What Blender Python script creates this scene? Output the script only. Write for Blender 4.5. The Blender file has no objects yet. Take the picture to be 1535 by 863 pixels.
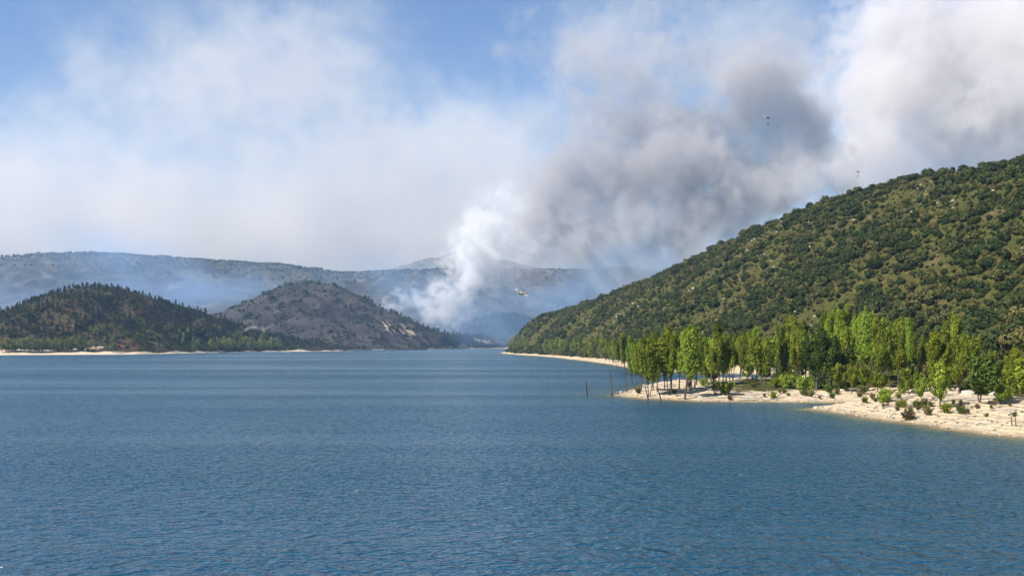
import bpy, math, random
import numpy as np
from mathutils import Vector, Matrix
S = bpy.context.scene
C = S.collection
R = math.radians
rng = np.random.default_rng(7)
random.seed(7)

# ------------------------------------------------------------------ camera
CAM_H, F_PX, HOR = 10.0, 1506.0, 516.5          # height over the water, focal length and horizon row in photo pixels
cd = bpy.data.cameras.new('camera'); cam = bpy.data.objects.new('camera', cd); C.objects.link(cam)
cd.sensor_width = 36.0; cd.lens = 36.0 * F_PX / 1535.0
cd.clip_start = 0.5; cd.clip_end = 40000
PITCH = math.atan((HOR - 431.5) / F_PX)
cam.location = (0, 0, CAM_H); cam.rotation_euler = (math.pi / 2 + PITCH, 0, 0)
S.camera = cam

# ------------------------------------------------------------------ sky, sun, exposure
SUN_EL, SUN_AZ = R(46), R(-120)                  # azimuth clockwise from the view direction (+Y): the sun stands on the left
w = bpy.data.worlds.new('World'); S.world = w; w.use_nodes = True
nt = w.node_tree; bg = nt.nodes['Background']
sk = nt.nodes.new('ShaderNodeTexSky'); sk.sky_type = 'NISHITA'; sk.sun_disc = False
sk.sun_elevation = SUN_EL; sk.sun_rotation = SUN_AZ; sk.altitude = 1500; sk.air_density = 1.0; sk.dust_density = 0.1; sk.ozone_density = 4.2
nt.links.new(sk.outputs[0], bg.inputs[0]); bg.inputs[1].default_value = 0.085
sd = bpy.data.lights.new('sun', 'SUN'); sd.energy = 5.0; sd.angle = R(0.5); sd.color = (1.0, 0.955, 0.88)
sun = bpy.data.objects.new('sun', sd); C.objects.link(sun)
sdir = Vector((math.sin(SUN_AZ) * math.cos(SUN_EL), math.cos(SUN_AZ) * math.cos(SUN_EL), math.sin(SUN_EL)))
sun.rotation_euler = sdir.to_track_quat('Z', 'Y').to_euler(); sun.location = (-300, -100, 600)
S.view_settings.view_transform = 'Standard'; S.view_settings.look = 'None'
S.view_settings.exposure = 0.8; S.view_settings.gamma = 1.0; S.view_settings.use_curve_mapping = False
S.cycles.use_denoising = True
S.cycles.max_bounces = 8; S.cycles.diffuse_bounces = 2; S.cycles.glossy_bounces = 2; S.cycles.transmission_bounces = 2
S.cycles.transparent_max_bounces = 8; S.cycles.volume_bounces = 5
S.cycles.volume_step_rate = 3.0; S.cycles.volume_max_steps = 256
S.cycles.caustics_reflective = False; S.cycles.caustics_refractive = False
S.cycles.sample_clamp_indirect = 6.0; S.cycles.sample_clamp_direct = 3.0

# ------------------------------------------------------------------ helpers
def ray(x, y):                                    # photo pixel -> world direction with Y component 1 (approx. pitch removed)
    v = Vector(((x - 767.5) / F_PX, 1.0, (431.5 - y) / F_PX))
    v.rotate(Matrix.Rotation(PITCH, 3, 'X'))
    return v / v.y
def at(x, y, Y):                                  # the point of that pixel's ray at depth Y
    v = ray(x, y); return Vector((v.x * Y, Y, CAM_H + v.z * Y))
def on_water(x, y):
    v = ray(x, y); return at(x, y, -CAM_H / v.z)

def tag(o, label=None, cat=None, group=None, kind=None):
    if label: o['label'] = label
    if cat: o['category'] = cat
    if group: o['group'] = group
    if kind: o['kind'] = kind
    return o
def mesh_np(name, verts, faces, mats=(), mat_idx=None, smooth=False, attrs=None):
    """verts (n,3), faces (m,k) with one k; returns mesh data"""
    me = bpy.data.meshes.new(name)
    verts = np.asarray(verts, np.float32); faces = np.asarray(faces, np.int32)
    n, (m, k) = len(verts), faces.shape
    me.vertices.add(n); me.vertices.foreach_set('co', verts.ravel())
    me.loops.add(m * k); me.loops.foreach_set('vertex_index', faces.ravel())
    me.polygons.add(m); me.polygons.foreach_set('loop_start', np.arange(0, m * k, k, dtype=np.int32))
    if mat_idx is not None: me.polygons.foreach_set('material_index', np.asarray(mat_idx, np.int32))
    me.polygons.foreach_set('use_smooth', np.full(m, bool(smooth)))
    me.update(calc_edges=True)
    for mt in mats: me.materials.append(mt)
    for an, av in (attrs or {}).items():
        av = np.asarray(av, np.float32)
        if av.ndim == 1:
            a = me.attributes.new(an, 'FLOAT', 'POINT'); a.data.foreach_set('value', av)
        else:
            a = me.attributes.new(an, 'FLOAT_COLOR', 'POINT'); a.data.foreach_set('color', np.c_[av, np.ones(len(av))].astype(np.float32).ravel())
    return me
def ob(name, data, parent=None, loc=None):
    o = bpy.data.objects.new(name, data); C.objects.link(o)
    if parent: o.parent = parent
    if loc is not None: o.location = loc
    return o
def smooth(a, b, x):
    t = np.clip((x - a) / (b - a), 0, 1); return t * t * (3 - 2 * t)
def grf(shape, size, beta, seed, lo=0.0, hi=1e9, aniso=(1, 1, 1)):
    """smooth random field on a grid: shape cells, cell size in metres, spectrum |k|^-beta between wavelengths 1/hi and 1/lo; unit variance"""
    r = np.random.default_rng(seed)
    f = np.fft.rfftn(r.standard_normal(shape).astype(np.float32))
    ks = [np.fft.fftfreq(n, d) * a for n, d, a in zip(shape[:-1], size[:-1], aniso)] + [np.fft.rfftfreq(shape[-1], size[-1]) * aniso[-1]]
    k = np.sqrt(sum(g ** 2 for g in np.meshgrid(*ks, indexing='ij')))
    kk = np.maximum(k, 1e-9)
    f *= np.where((k > lo) & (k < hi), kk ** (-beta), 0)
    a = np.fft.irfftn(f, s=shape, axes=tuple(range(len(shape)))).astype(np.float32)
    a -= a.mean(); a /= a.std() + 1e-9
    return a
class NT:                                         # tiny node-tree writer
    def __init__(self, tree): self.t = tree
    def n(self, typ, **kw):
        nd = self.t.nodes.new(typ)
        for k, v in kw.items():
            if k == 'ins':
                for kk, vv in v.items():
                    s = nd.inputs[kk]
                    if isinstance(vv, bpy.types.NodeSocket): self.t.links.new(vv, s)
                    else: s.default_value = vv
            else: setattr(nd, k, v)
        return nd
    def link(self, a, b): self.t.links.new(a, b)
    def math(self, op, a, b=None, c=None, clamp=False):
        nd = self.t.nodes.new('ShaderNodeMath'); nd.operation = op; nd.use_clamp = clamp
        for i, v in enumerate((a, b, c)):
            if v is None: continue
            if isinstance(v, bpy.types.NodeSocket): self.t.links.new(v, nd.inputs[i])
            else: nd.inputs[i].default_value = v
        return nd.outputs[0]
    def mix(self, f, a, b, blend='MIX'):
        nd = self.t.nodes.new('ShaderNodeMix'); nd.data_type = 'RGBA'; nd.blend_type = blend
        for i, v in ((0, f), (6, a), (7, b)):
            if isinstance(v, bpy.types.NodeSocket): self.t.links.new(v, nd.inputs[i])
            else: nd.inputs[i].default_value = v if i == 0 else (*v, 1)
        return nd.outputs[2]
    def ramp(self, fac, stops, interp='LINEAR'):
        nd = self.t.nodes.new('ShaderNodeValToRGB'); cr = nd.color_ramp; cr.interpolation = interp
        while len(cr.elements) < len(stops): cr.elements.new(0.5)
        for e, (p, c) in zip(cr.elements, stops):
            e.position = p; e.color = (c, c, c, 1) if isinstance(c, (int, float)) else (*c, 1)
        self.t.links.new(fac, nd.inputs[0]); return nd.outputs[0]
    def noise(self, vec, scale, detail=4, rough=0.55, dist=0.0, out=0):
        nd = self.t.nodes.new('ShaderNodeTexNoise'); nd.inputs['Scale'].default_value = scale; nd.inputs['Detail'].default_value = detail
        nd.inputs['Roughness'].default_value = rough; nd.inputs['Distortion'].default_value = dist
        if vec is not None: self.t.links.new(vec, nd.inputs['Vector'])
        return nd.outputs[out]
def mat(name):
    m = bpy.data.materials.new(name); m.use_nodes = True
    return m, NT(m.node_tree), m.node_tree.nodes['Principled BSDF']

# ------------------------------------------------------------------ materials of the land
def coords(t): return t.n('ShaderNodeTexCoord').outputs['Object']
def attr(t, name, out='Fac'): return t.n('ShaderNodeAttribute', attribute_name=name).outputs[out]
def bump(t, b, h, strength, dist):
    nd = t.n('ShaderNodeBump', ins={'Height': h, 'Strength': strength, 'Distance': dist}); t.link(nd.outputs[0], b.inputs['Normal'])
def hillside_material():
    m, t, b = mat('hillside'); c = coords(t)
    n1 = t.noise(c, 0.035, 5, .6); n2 = t.noise(c, 0.35, 5, .65); n3 = t.noise(c, 2.2, 4, .7); n4 = t.noise(c, .11, 3)
    scrub = t.mix(t.ramp(n2, [(.35, 0), (.62, 1)]), (.042, .048, .011), (.086, .078, .020))
    earth = t.mix(n3, (.075, .052, .022), (.20, .135, .065))
    g = t.mix(t.ramp(t.math('ADD', t.math('MULTIPLY', n1, .6), t.math('MULTIPLY', n2, .5)), [(.60, 0), (.70, 1)]), scrub, earth)
    g = t.mix(t.ramp(n4, [(.52, 0), (.7, .7)]), g, (.062, .050, .012))
    sand = t.mix(t.ramp(n3, [(.3, 0), (.7, 1)]), (.50, .375, .225), (.70, .565, .38))
    sand = t.mix(t.ramp(n2, [(.5, 0), (.75, .55)]), sand, (.46, .36, .25))
    # strand lines left by the falling water level
    zl = t.math('ADD', attr(t, 'rise'), t.math('MULTIPLY', t.math('SUBTRACT', n2, .5), .25)); ln = t.math('SINE', t.math('MULTIPLY', zl, 21.0)); ln2 = t.math('SINE', t.math('MULTIPLY', zl, 47.0))
    sand = t.mix(t.ramp(t.math('ADD', t.math('MULTIPLY', ln, .5), t.math('MULTIPLY', ln2, .3)), [(.20, 0), (.6, .75)]), sand, (.27, .205, .13))
    sand = t.mix(t.ramp(t.noise(c, 1.1, 5, .75), [(.57, 0), (.66, .8)]), sand, (.15, .115, .075))
    wet = attr(t, 'wet'); s = attr(t, 'sand')
    sand = t.mix(wet, sand, (.13, .10, .055))
    s = t.ramp(t.math('ADD', s, t.math('MULTIPLY', t.math('SUBTRACT', n2, .5), .9)), [(.38, 0), (.60, 1)])
    t.link(t.mix(s, g, sand), b.inputs['Base Color']); b.inputs['Roughness'].default_value = .95; b.inputs['Specular IOR Level'].default_value = .1
    bump(t, b, t.math('ADD', t.math('MULTIPLY', n2, .8), t.math('MULTIPLY', n3, .35)), 1.0, 1.1)
    return m
M_HILL = hillside_material()

# ------------------------------------------------------------------ the right bank: shore line, beach, spit and the shrubby hill
SHORE = np.array([(30, 62), (60, 57), (107, 54.4), (114, 52), (125, 50.5), (136, 48), (146, 46.6), (156, 45), (160, 48), (163.5, 56), (167, 67), (171, 67), (174, 48), (177, 33.5), (181, 28.5), (187, 24), (193, 21), (199, 21),
                  (210, 23.5), (228, 28), (247, 33), (262, 40), (275, 56), (286, 72), (298, 88), (312, 96), (326, 90), (340, 78), (356, 66), (374, 57.5), (410, 53), (450, 50), (520, 48), (640, 43.5), (720, 38), (800, 31), (900, 19), (980, 9), (1040, 1.5), (1080, -3),
                  (1130, -8), (1200, -14), (1300, -12), (1500, 30)], float)
FOOT = np.array([(30, 78), (107, 73), (160, 76), (230, 94), (300, 108), (350, 96), (400, 80), (500, 66), (640, 58), (800, 44), (900, 31), (1000, 17), (1060, 8), (1130, 2), (1200, -4), (1300, -2), (1500, 40)], float)
RIDGE = np.array([(30, 262, 88), (300, 246, 93), (450, 229, 94), (530, 207, 96), (620, 180, 92), (700, 157, 83), (800, 136, 74), (900, 112, 64), (1000, 88, 54), (1100, 50, 42), (1200, 24, 35), (1300, 16, 20), (1500, 60, 4)], float)
RZ_GAIN = np.array([(0, .95), (440, .95), (480, .945), (535, .975), (610, .98), (660, .975), (760, .95), (900, .93), (1000, .95), (1100, 1.0), (2000, 1.0)], float)
def interp(tab, y, col=1): return np.interp(y, tab[:, 0], tab[:, col])
_gn = grf((512, 512), (3.0, 3.0), 2.0, 5, lo=1 / 260)
_gm = grf((512, 512), (.8, .8), 1.6, 6, lo=1 / 30)
_gs = grf((512, 512), (.35, .35), 1.4, 8, lo=1 / 9)
def samp(g, X, Y, cell):
    n = g.shape[0]; u = (np.asarray(X) / cell) % n; v = (np.asarray(Y) / cell) % n
    i, j = np.floor(u).astype(int), np.floor(v).astype(int); fu, fv = u - i, v - j
    i0, i1, j0, j1 = i % n, (i + 1) % n, j % n, (j + 1) % n
    return (g[i0, j0] * (1 - fu) * (1 - fv) + g[i1, j0] * fu * (1 - fv) + g[i0, j1] * (1 - fu) * fv + g[i1, j1] * fu * fv)
_sy = np.concatenate([np.arange(30, 400, 1.5), np.arange(400, 1500, 8)])
_sx = np.interp(_sy, SHORE[:, 0], SHORE[:, 1])
_sx = _sx + .9 * np.interp(_sy, np.arange(0, 1600, 3.1), np.random.default_rng(3).standard_normal(517)) * np.clip(_sy / 250, .5, 2.5)
def shore_dist(X, Y):
    X = np.asarray(X, float); Y = np.asarray(Y, float)
    out = np.empty(X.shape); xf, yf, of = X.ravel(), Y.ravel(), out.ravel()
    ax, ay, bx, by = _sx[:-1], _sy[:-1], _sx[1:], _sy[1:]; dx, dy = bx - ax, by - ay; L = dx * dx + dy * dy
    for s in range(0, len(xf), 20000):
        px, py = xf[s:s + 20000, None], yf[s:s + 20000, None]
        tt = np.clip(((px - ax) * dx + (py - ay) * dy) / L, 0, 1)
        of[s:s + 20000] = np.sqrt(((px - ax - tt * dx) ** 2 + (py - ay - tt * dy) ** 2).min(1))
    sign = np.where(xf > np.interp(yf, _sy, _sx), 1, -1)
    return (of * sign).reshape(X.shape)
def right_height(X, Y, d=None):
    X = np.asarray(X, float); Y = np.asarray(Y, float)
    if d is None: d = shore_dist(X, Y)
    spit = smooth(168, 178, Y) * (1 - smooth(300, 340, Y)) * (1 - smooth(-30, -6, X - interp(FOOT, Y)))
    beach = np.where(d > 0, np.where(d < 4, d * .19, .76 + (2.9 - 2.0 * spit) * (1 - np.exp(-(np.clip(d, 4, None) - 4) / 17))), np.maximum(d * .10, -3.5))
    beach = beach + np.where(d > 0, .055 * np.sin(beach * 19.0 + .6 * samp(_gm, X, Y, 3.0)), 0)          # small terraces of old water levels
    beach = beach + np.clip(d / 6, 0, 1) * (.22 * samp(_gm, X, Y, .8) + .07 * samp(_gs, X, Y, .35)) * np.clip(1.3 - d / 60, 0, 1)
    xf, xr, zr = interp(FOOT, Y), interp(RIDGE, Y), interp(RIDGE, Y, 2) * interp(RZ_GAIN, Y)
    tt = (X - xf) / (xr - xf)
    up = np.clip(tt, 0, 1); prof = up ** 1.12 * (1.16 - .16 * up ** 3)        # convex shoulder near the crest
    prof = np.where(tt > 1, 1 + .10 * (1 - np.exp(-(tt - 1) * 1.0)) - .35 * np.clip(tt - 1.05, 0, 2) ** 2, prof)
    hill = zr * prof + np.clip(tt * 4, 0, 1) * (3.0 * samp(_gn, X, Y, 3.0) * np.clip(1.2 - np.abs(tt), .35, 1) + .5 * samp(_gm, X, Y, .8))
    return beach + np.where(tt > 0, hill, 0)

def hit_right(px, py, y0=60, y1=1300):
    """ground point of a photo pixel on the right bank"""
    v = ray(px, py); Y = np.arange(y0, y1, .5); X = v.x * Y; Zr = CAM_H + v.z * Y
    d = np.clip(X - np.interp(Y, _sy, _sx), -40, 120); below = Zr < np.maximum(right_height(X, Y, d), 0)
    k = int(np.argmax(below)) if below.any() else len(Y) - 1
    for it in range(2):                                   # refine with the true shore distance
        a, b = max(0, k - 60), min(len(Y), k + 120)
        bl = Zr[a:b] < np.maximum(right_height(X[a:b], Y[a:b]), 0); k = a + int(np.argmax(bl)) if bl.any() else k
    return Vector((X[k], Y[k], max(float(right_height(X[k:k + 1], Y[k:k + 1])[0]), -.3)))
def rz(x, y): return float(right_height(np.array([x]), np.array([y]))[0])

def build_right_bank():
    ys = [42.]
    while ys[-1] < 1480: ys.append(ys[-1] + (.9 if 95 < ys[-1] < 300 else 1.6 if ys[-1] < 420 else 3.0 if ys[-1] < 700 else 5))
    us = np.concatenate([np.arange(-16, 0, 1.6), np.arange(0, 60, .8), np.arange(60, 130, 1.8), np.arange(130, 330, 3.5)])
    ys = np.array(ys); n, k = len(ys), len(us)
    base = np.minimum(np.interp(ys, FOOT[:, 0], FOOT[:, 1]) - 36, np.interp(ys, [0, 120, 160, 172, 180, 230, 262, 320, 370, 2000], [400, 400, 44, 30, 20, 20, 36, 52, 400, 400]))
    base = np.minimum(base, np.interp(ys, SHORE[:, 0], SHORE[:, 1]) + 6)
    for _ in range(6): base[1:-1] = (base[:-2] + base[1:-1] * 2 + base[2:]) / 4
    Y = np.repeat(ys[:, None], k, 1); X = base[:, None] + us[None, :]
    d = shore_dist(X, Y); Z = right_height(X, Y, d)
    foot = interp(FOOT, Y)
    sand = np.clip(1.25 - (X - foot + 13) / 12, 0, 1) * np.where(Y > 420, np.clip(1.4 - d / 16, 0, 1), 1)
    sand = np.where((Y > 172) & (Y < 300) & (X < foot), np.maximum(.2, 1.0 - np.clip((d - 6) / 20, 0, 1) * .8), sand)
    wet = np.clip(1.15 - Z / .32, 0, 1) * .9
    V = np.stack([X, Y, Z], -1).reshape(-1, 3)
    ii = np.arange(n - 1)[:, None] * k + np.arange(k - 1)[None, :]
    Fc = np.stack([ii, ii + 1, ii + k + 1, ii + k], -1).reshape(-1, 4)
    me = mesh_np('hillside', V, Fc, [M_HILL], smooth=True, attrs={'sand': sand.ravel(), 'wet': wet.ravel(), 'rise': Z.ravel()})
    tag(ob('hillside', me), 'steep shrub covered hillside with a pale sandy shore', kind='structure')
build_right_bank()

# ------------------------------------------------------------------ hills seen across the water
class Strip:
    """a hill from its sky line (photo pixels), the depth of that ridge line and of its foot"""
    def __init__(s, sky, Yr, foot, zf=1.0, seed=1, amp=6, gully=140, power=1.0, back=.6, aniso=(1, 1)):
        P = []
        for x, y in sky:
            D = np.interp(x, [a for a, _ in Yr], [b for _, b in Yr]); p = at(x, y, D); P.append((p.x, D, p.z))
        P = np.array(P); P = P[P[:, 0].argsort()]
        s.P, s.foot, s.zf, s.amp, s.power, s.back = P, np.array(foot, float), zf, amp, power, back
        s.cell = gully / 22; s.g = grf((512, 512), (s.cell, s.cell), 1.75, seed, lo=1 / gully); s.g2 = grf((512, 512), (s.cell, s.cell), 1.2, seed + 1, lo=3 / gully)
    def ridge(s, X): return np.interp(X, s.P[:, 0], s.P[:, 1]), np.interp(X, s.P[:, 0], s.P[:, 2])
    def height(s, X, Y):
        X = np.asarray(X, float); Y = np.asarray(Y, float)
        Yr, zr = s.ridge(X); Yf = np.interp(X, s.foot[:, 0], s.foot[:, 1])
        t = (Y - Yf) / np.maximum(Yr - Yf, 1)
        u = np.clip(t, 0, 1); z = s.zf + (zr - s.zf) * (u ** s.power) * (1.12 - .12 * u ** 3) / 1.0
        z = np.where(t > 1, zr - (t - 1) * (Yr - Yf) * s.back, z)
        n = samp(s.g, X, Y, s.cell); r = .9 - np.abs(n) * 1.2
        env = np.clip(u * 4, 0, 1) * np.clip((1.08 - u) * 3, .12, 1)
        z = z + env * (s.amp * r + s.amp * .25 * samp(s.g2, X, Y, s.cell)) 
        return np.where(t < 0, s.zf + t * (Yr - Yf) * .05 - .2, z)
    def build(s, name, material, x0, x1, nx, ny, yback, label=None, front=40, attrs=None):
        xs = np.linspace(x0, x1, nx); X = np.repeat(xs[:, None], ny, 1)
        Yf = np.interp(xs, s.foot[:, 0], s.foot[:, 1]); Yr, _ = s.ridge(xs)
        nf = int(ny * .86); tt = np.concatenate([np.linspace(0, 1, nf), 1 + np.linspace(0, 1, ny - nf + 1)[1:]])
        Y = np.where(tt[None] <= 1, (Yf - front)[:, None] + (Yr - Yf + front)[:, None] * tt[None], Yr[:, None] + (tt[None] - 1) * yback)
        Z = s.height(X, Y)
        ii = np.arange(nx - 1)[:, None] * ny + np.arange(ny - 1)[None, :]
        Fc = np.stack([ii, ii + ny, ii + ny + 1, ii + 1], -1).reshape(-1, 4)
        V = np.stack([X, Y, Z], -1).reshape(-1, 3)
        at_ = {k: f(X, Y, Z).ravel() for k, f in (attrs or {}).items()}
        o = ob(name, mesh_np(name, V, Fc, [material], smooth=True, attrs=at_)); return tag(o, label, kind='structure')
    def hit(s, px, py, y0=900, y1=3200):
        v = ray(px, py); Y = np.arange(y0, y1, 2.); X = v.x * Y; bl = CAM_H + v.z * Y < np.maximum(s.height(X, Y), 0)
        k = int(np.argmax(bl)) if bl.any() else len(Y) - 1
        return Vector((X[k], Y[k], float(s.height(X[k:k + 1], Y[k:k + 1])[0])))

def land_material(name, cols, scale, rock=None, rock_at=(.62, .72), sand=False, bumpd=2.0, extra=None, scols=((.46, .34, .22), (.66, .53, .38))):
    """cols: three base colours mixed by noise; rock: paler outcrops"""
    m, t, b = mat(name); c = coords(t)
    n1, n2, n3 = t.noise(c, scale, 5, .6), t.noise(c, scale * 6, 5, .65), t.noise(c, scale * 30, 3, .7)
    col = t.mix(t.ramp(n1, [(.38, 0), (.62, 1)]), cols[0], cols[1]); col = t.mix(t.ramp(n2, [(.42, 0), (.66, 1)]), col, cols[2])
    if rock:
        st = t.n('ShaderNodeMapping', ins={'Vector': c, 'Scale': (1, .5, 2.6)}).outputs[0]
        rn = t.noise(st, scale * 3.2, 6, .72)
        col = t.mix(t.ramp(rn, [(rock_at[0], 0), (rock_at[1], 1)]), col, rock)
    if extra: col = t.mix(t.ramp(t.noise(c, extra[1], 3, .5), [(extra[2], 0), (extra[2] + .1, 1)]), col, extra[0])
    col = t.mix(t.math('MULTIPLY', t.math('SUBTRACT', n3, .5, clamp=True), 1.2), col, tuple(v * .35 for v in cols[0]))
    if sand:
        s = t.ramp(t.math('ADD', attr(t, 'sand'), t.math('MULTIPLY', t.math('SUBTRACT', n3, .5), 1.3)), [(.36, 0), (.66, 1)])
        col = t.mix(s, col, t.mix(n3, *scols))
    t.link(col, b.inputs['Base Color']); b.inputs['Roughness'].default_value = 1; b.inputs['Specular IOR Level'].default_value = .05
    bump(t, b, t.math('ADD', n2, t.math('MULTIPLY', n3, .4)), .9, bumpd)
    return m
# wooded hill on the left
LSHORE = [(-1200, 930), (-900, 950), (-495, 975), (-391, 1040), (-372, 1180), (-352, 1400), (-310, 1520), (-284, 1650), (-268, 1950), (-215, 2600), (-190, 2900)]
left = Strip([(-420, 500), (-200, 500), (-80, 494), (0, 481), (40, 461), (75, 445), (110, 432), (150, 428), (185, 433), (220, 444), (250, 452), (300, 466), (340, 479), (400, 497), (450, 508), (500, 513), (560, 518), (650, 520)],
             [(-420, 1250), (0, 1230), (150, 1270), (250, 1310), (340, 1420), (400, 1560), (450, 1720), (500, 1900), (560, 2150), (650, 2750)], LSHORE, zf=.3, seed=61, amp=4, gully=170, power=1.12, back=.35)
M_LEFT = land_material('wooded_hill', [(.022, .025, .010), (.062, .042, .022), (.036, .036, .012)], .012, rock=(.19, .165, .14), rock_at=(.60, .72), sand=True, extra=((.16, .075, .04), .016, .64))
def lsand(X, Y, Z):
    Yf = np.interp(X, [a for a, _ in LSHORE], [b for _, b in LSHORE]); d = Y - Yf
    return np.clip(1.25 - d / (34 + 14 * samp(left.g2, X, Y, left.cell)), 0, 1)
left.build('wooded_hill', M_LEFT, -1150, -222, 420, 150, 500, 'dark conifer covered hill across the lake', attrs={'sand': lsand})
# burnt hill in the middle
burnt = Strip([(200, 500), (300, 480), (340, 468), (380, 448), (420, 430), (455, 420), (500, 424), (549, 449), (600, 474), (640, 491), (665, 500), (700, 503), (740, 506), (790, 508), (860, 512)],
              [(200, 2250), (455, 2300), (600, 2200), (665, 2350), (740, 2750), (860, 2800)], [(-900, 1800), (-300, 1750), (-200, 1850), (-160, 2080), (-120, 2450), (200, 2620)], zf=1.0, seed=71, amp=6, gully=260, power=1.05, back=.12)
M_BURNT = land_material('burnt_hill', [(.040, .034, .031), (.076, .062, .052), (.027, .025, .025)], .0045, rock=(.125, .106, .092), rock_at=(.56, .74), bumpd=6, sand=True, scols=((.26, .19, .13), (.48, .37, .26)))
def bsand(X, Y, Z):
    s = np.clip(1.15 - (Y - np.interp(X, burnt.foot[:, 0], burnt.foot[:, 1])) / 30, 0, 1) * (X > -170)
    for (px, py, r, k) in [(580, 491, 16, .34), (589, 492, 18, .3), (598, 493, 17, .3), (608, 493, 19, .36), (617, 497, 15, .36), (716, 508, 7, 3), (728, 511, 8, 2.4)]:
        p = burnt.hit(px, py, 1700, 2900)
        s = np.maximum(s, 1.15 * np.exp(-(((X - p.x + (Z - p.z) * 1.1) / (r * .5 * k)) ** 2 + ((Z - p.z) / (r * .85)) ** 2)))
    return s
burnt.build('burnt_hill', M_BURNT, -760, 190, 420, 160, 500, 'charred grey brown hill with pale eroded gullies', attrs={'sand': bsand})
# dark wood behind the end of the lake, far ridges and the mountain
woodh = Strip([(640, 500), (690, 488), (720, 477), (745, 473), (775, 472), (800, 479), (840, 488), (900, 495)], [(600, 3050), (900, 3050)], [(-400, 2780), (400, 2780)], zf=2, seed=81, amp=8, gully=260, back=.3)
M_WOODH = land_material('valley_wood', [(.022, .032, .018), (.034, .042, .020), (.016, .022, .014)], .02, bumpd=5)
woodh.build('valley_hill', M_WOODH, -270, 290, 200, 60, 200, 'low dark wooded hill at the end of the lake')
far = Strip([(-260, 392), (-120, 390), (0, 388), (60, 380), (130, 378), (200, 382), (280, 388), (360, 393), (440, 398), (480, 404), (510, 409), (560, 408), (620, 405), (700, 403), (780, 404), (860, 402), (920, 402), (965, 404), (1010, 412), (1080, 425), (1250, 440), (1400, 470)],
            [(-260, 3900), (300, 4000), (510, 3900), (700, 4100), (960, 4200), (1400, 4300)], [(-3000, 2500), (-600, 2650), (0, 2950), (400, 3050), (2500, 3100)], zf=4, seed=91, amp=13, gully=520, power=.85, back=.25)
M_FAR = land_material('far_ridge', [(.055, .050, .040), (.105, .090, .068), (.032, .034, .028)], .0032, rock=(.19, .17, .15), rock_at=(.56, .76), bumpd=8)
far.build('far_ridge', M_FAR, -2450, 1750, 560, 150, 900, 'long hazy ridge closing the valley')
mount = Strip([(480, 440), (560, 412), (600, 399), (640, 387), (668, 381), (678, 377), (700, 374), (725, 378), (760, 390), (820, 405), (900, 425)], [(400, 5700), (900, 5700)], [(-1500, 4700), (900, 4700)], zf=40, seed=95, amp=18, gully=600, back=.3)
M_MNT = land_material('mountain', [(.16, .15, .13), (.24, .21, .18), (.10, .10, .085)], .003, bumpd=14)
mount.build('mountain', M_MNT, -1050, 480, 200, 80, 300, 'pale bare mountain far behind the ridge')
# ground sheet under everything
m_, t_, b_ = mat('ground'); b_.inputs['Base Color'].default_value = (.09, .075, .05, 1); b_.inputs['Roughness'].default_value = 1
c_ = coords(t_); t_.link(t_.mix(t_.noise(c_, .01, 6), (.05, .045, .03), (.13, .10, .07)), b_.inputs['Base Color'])
tag(ob('ground', mesh_np('ground', [(-3200, -120, -5), (3200, -120, -5), (3200, 6150, -5), (-3200, 6150, -5)], [(0, 1, 2, 3)], [m_])), 'lake bed and valley floor', kind='structure')

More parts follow.
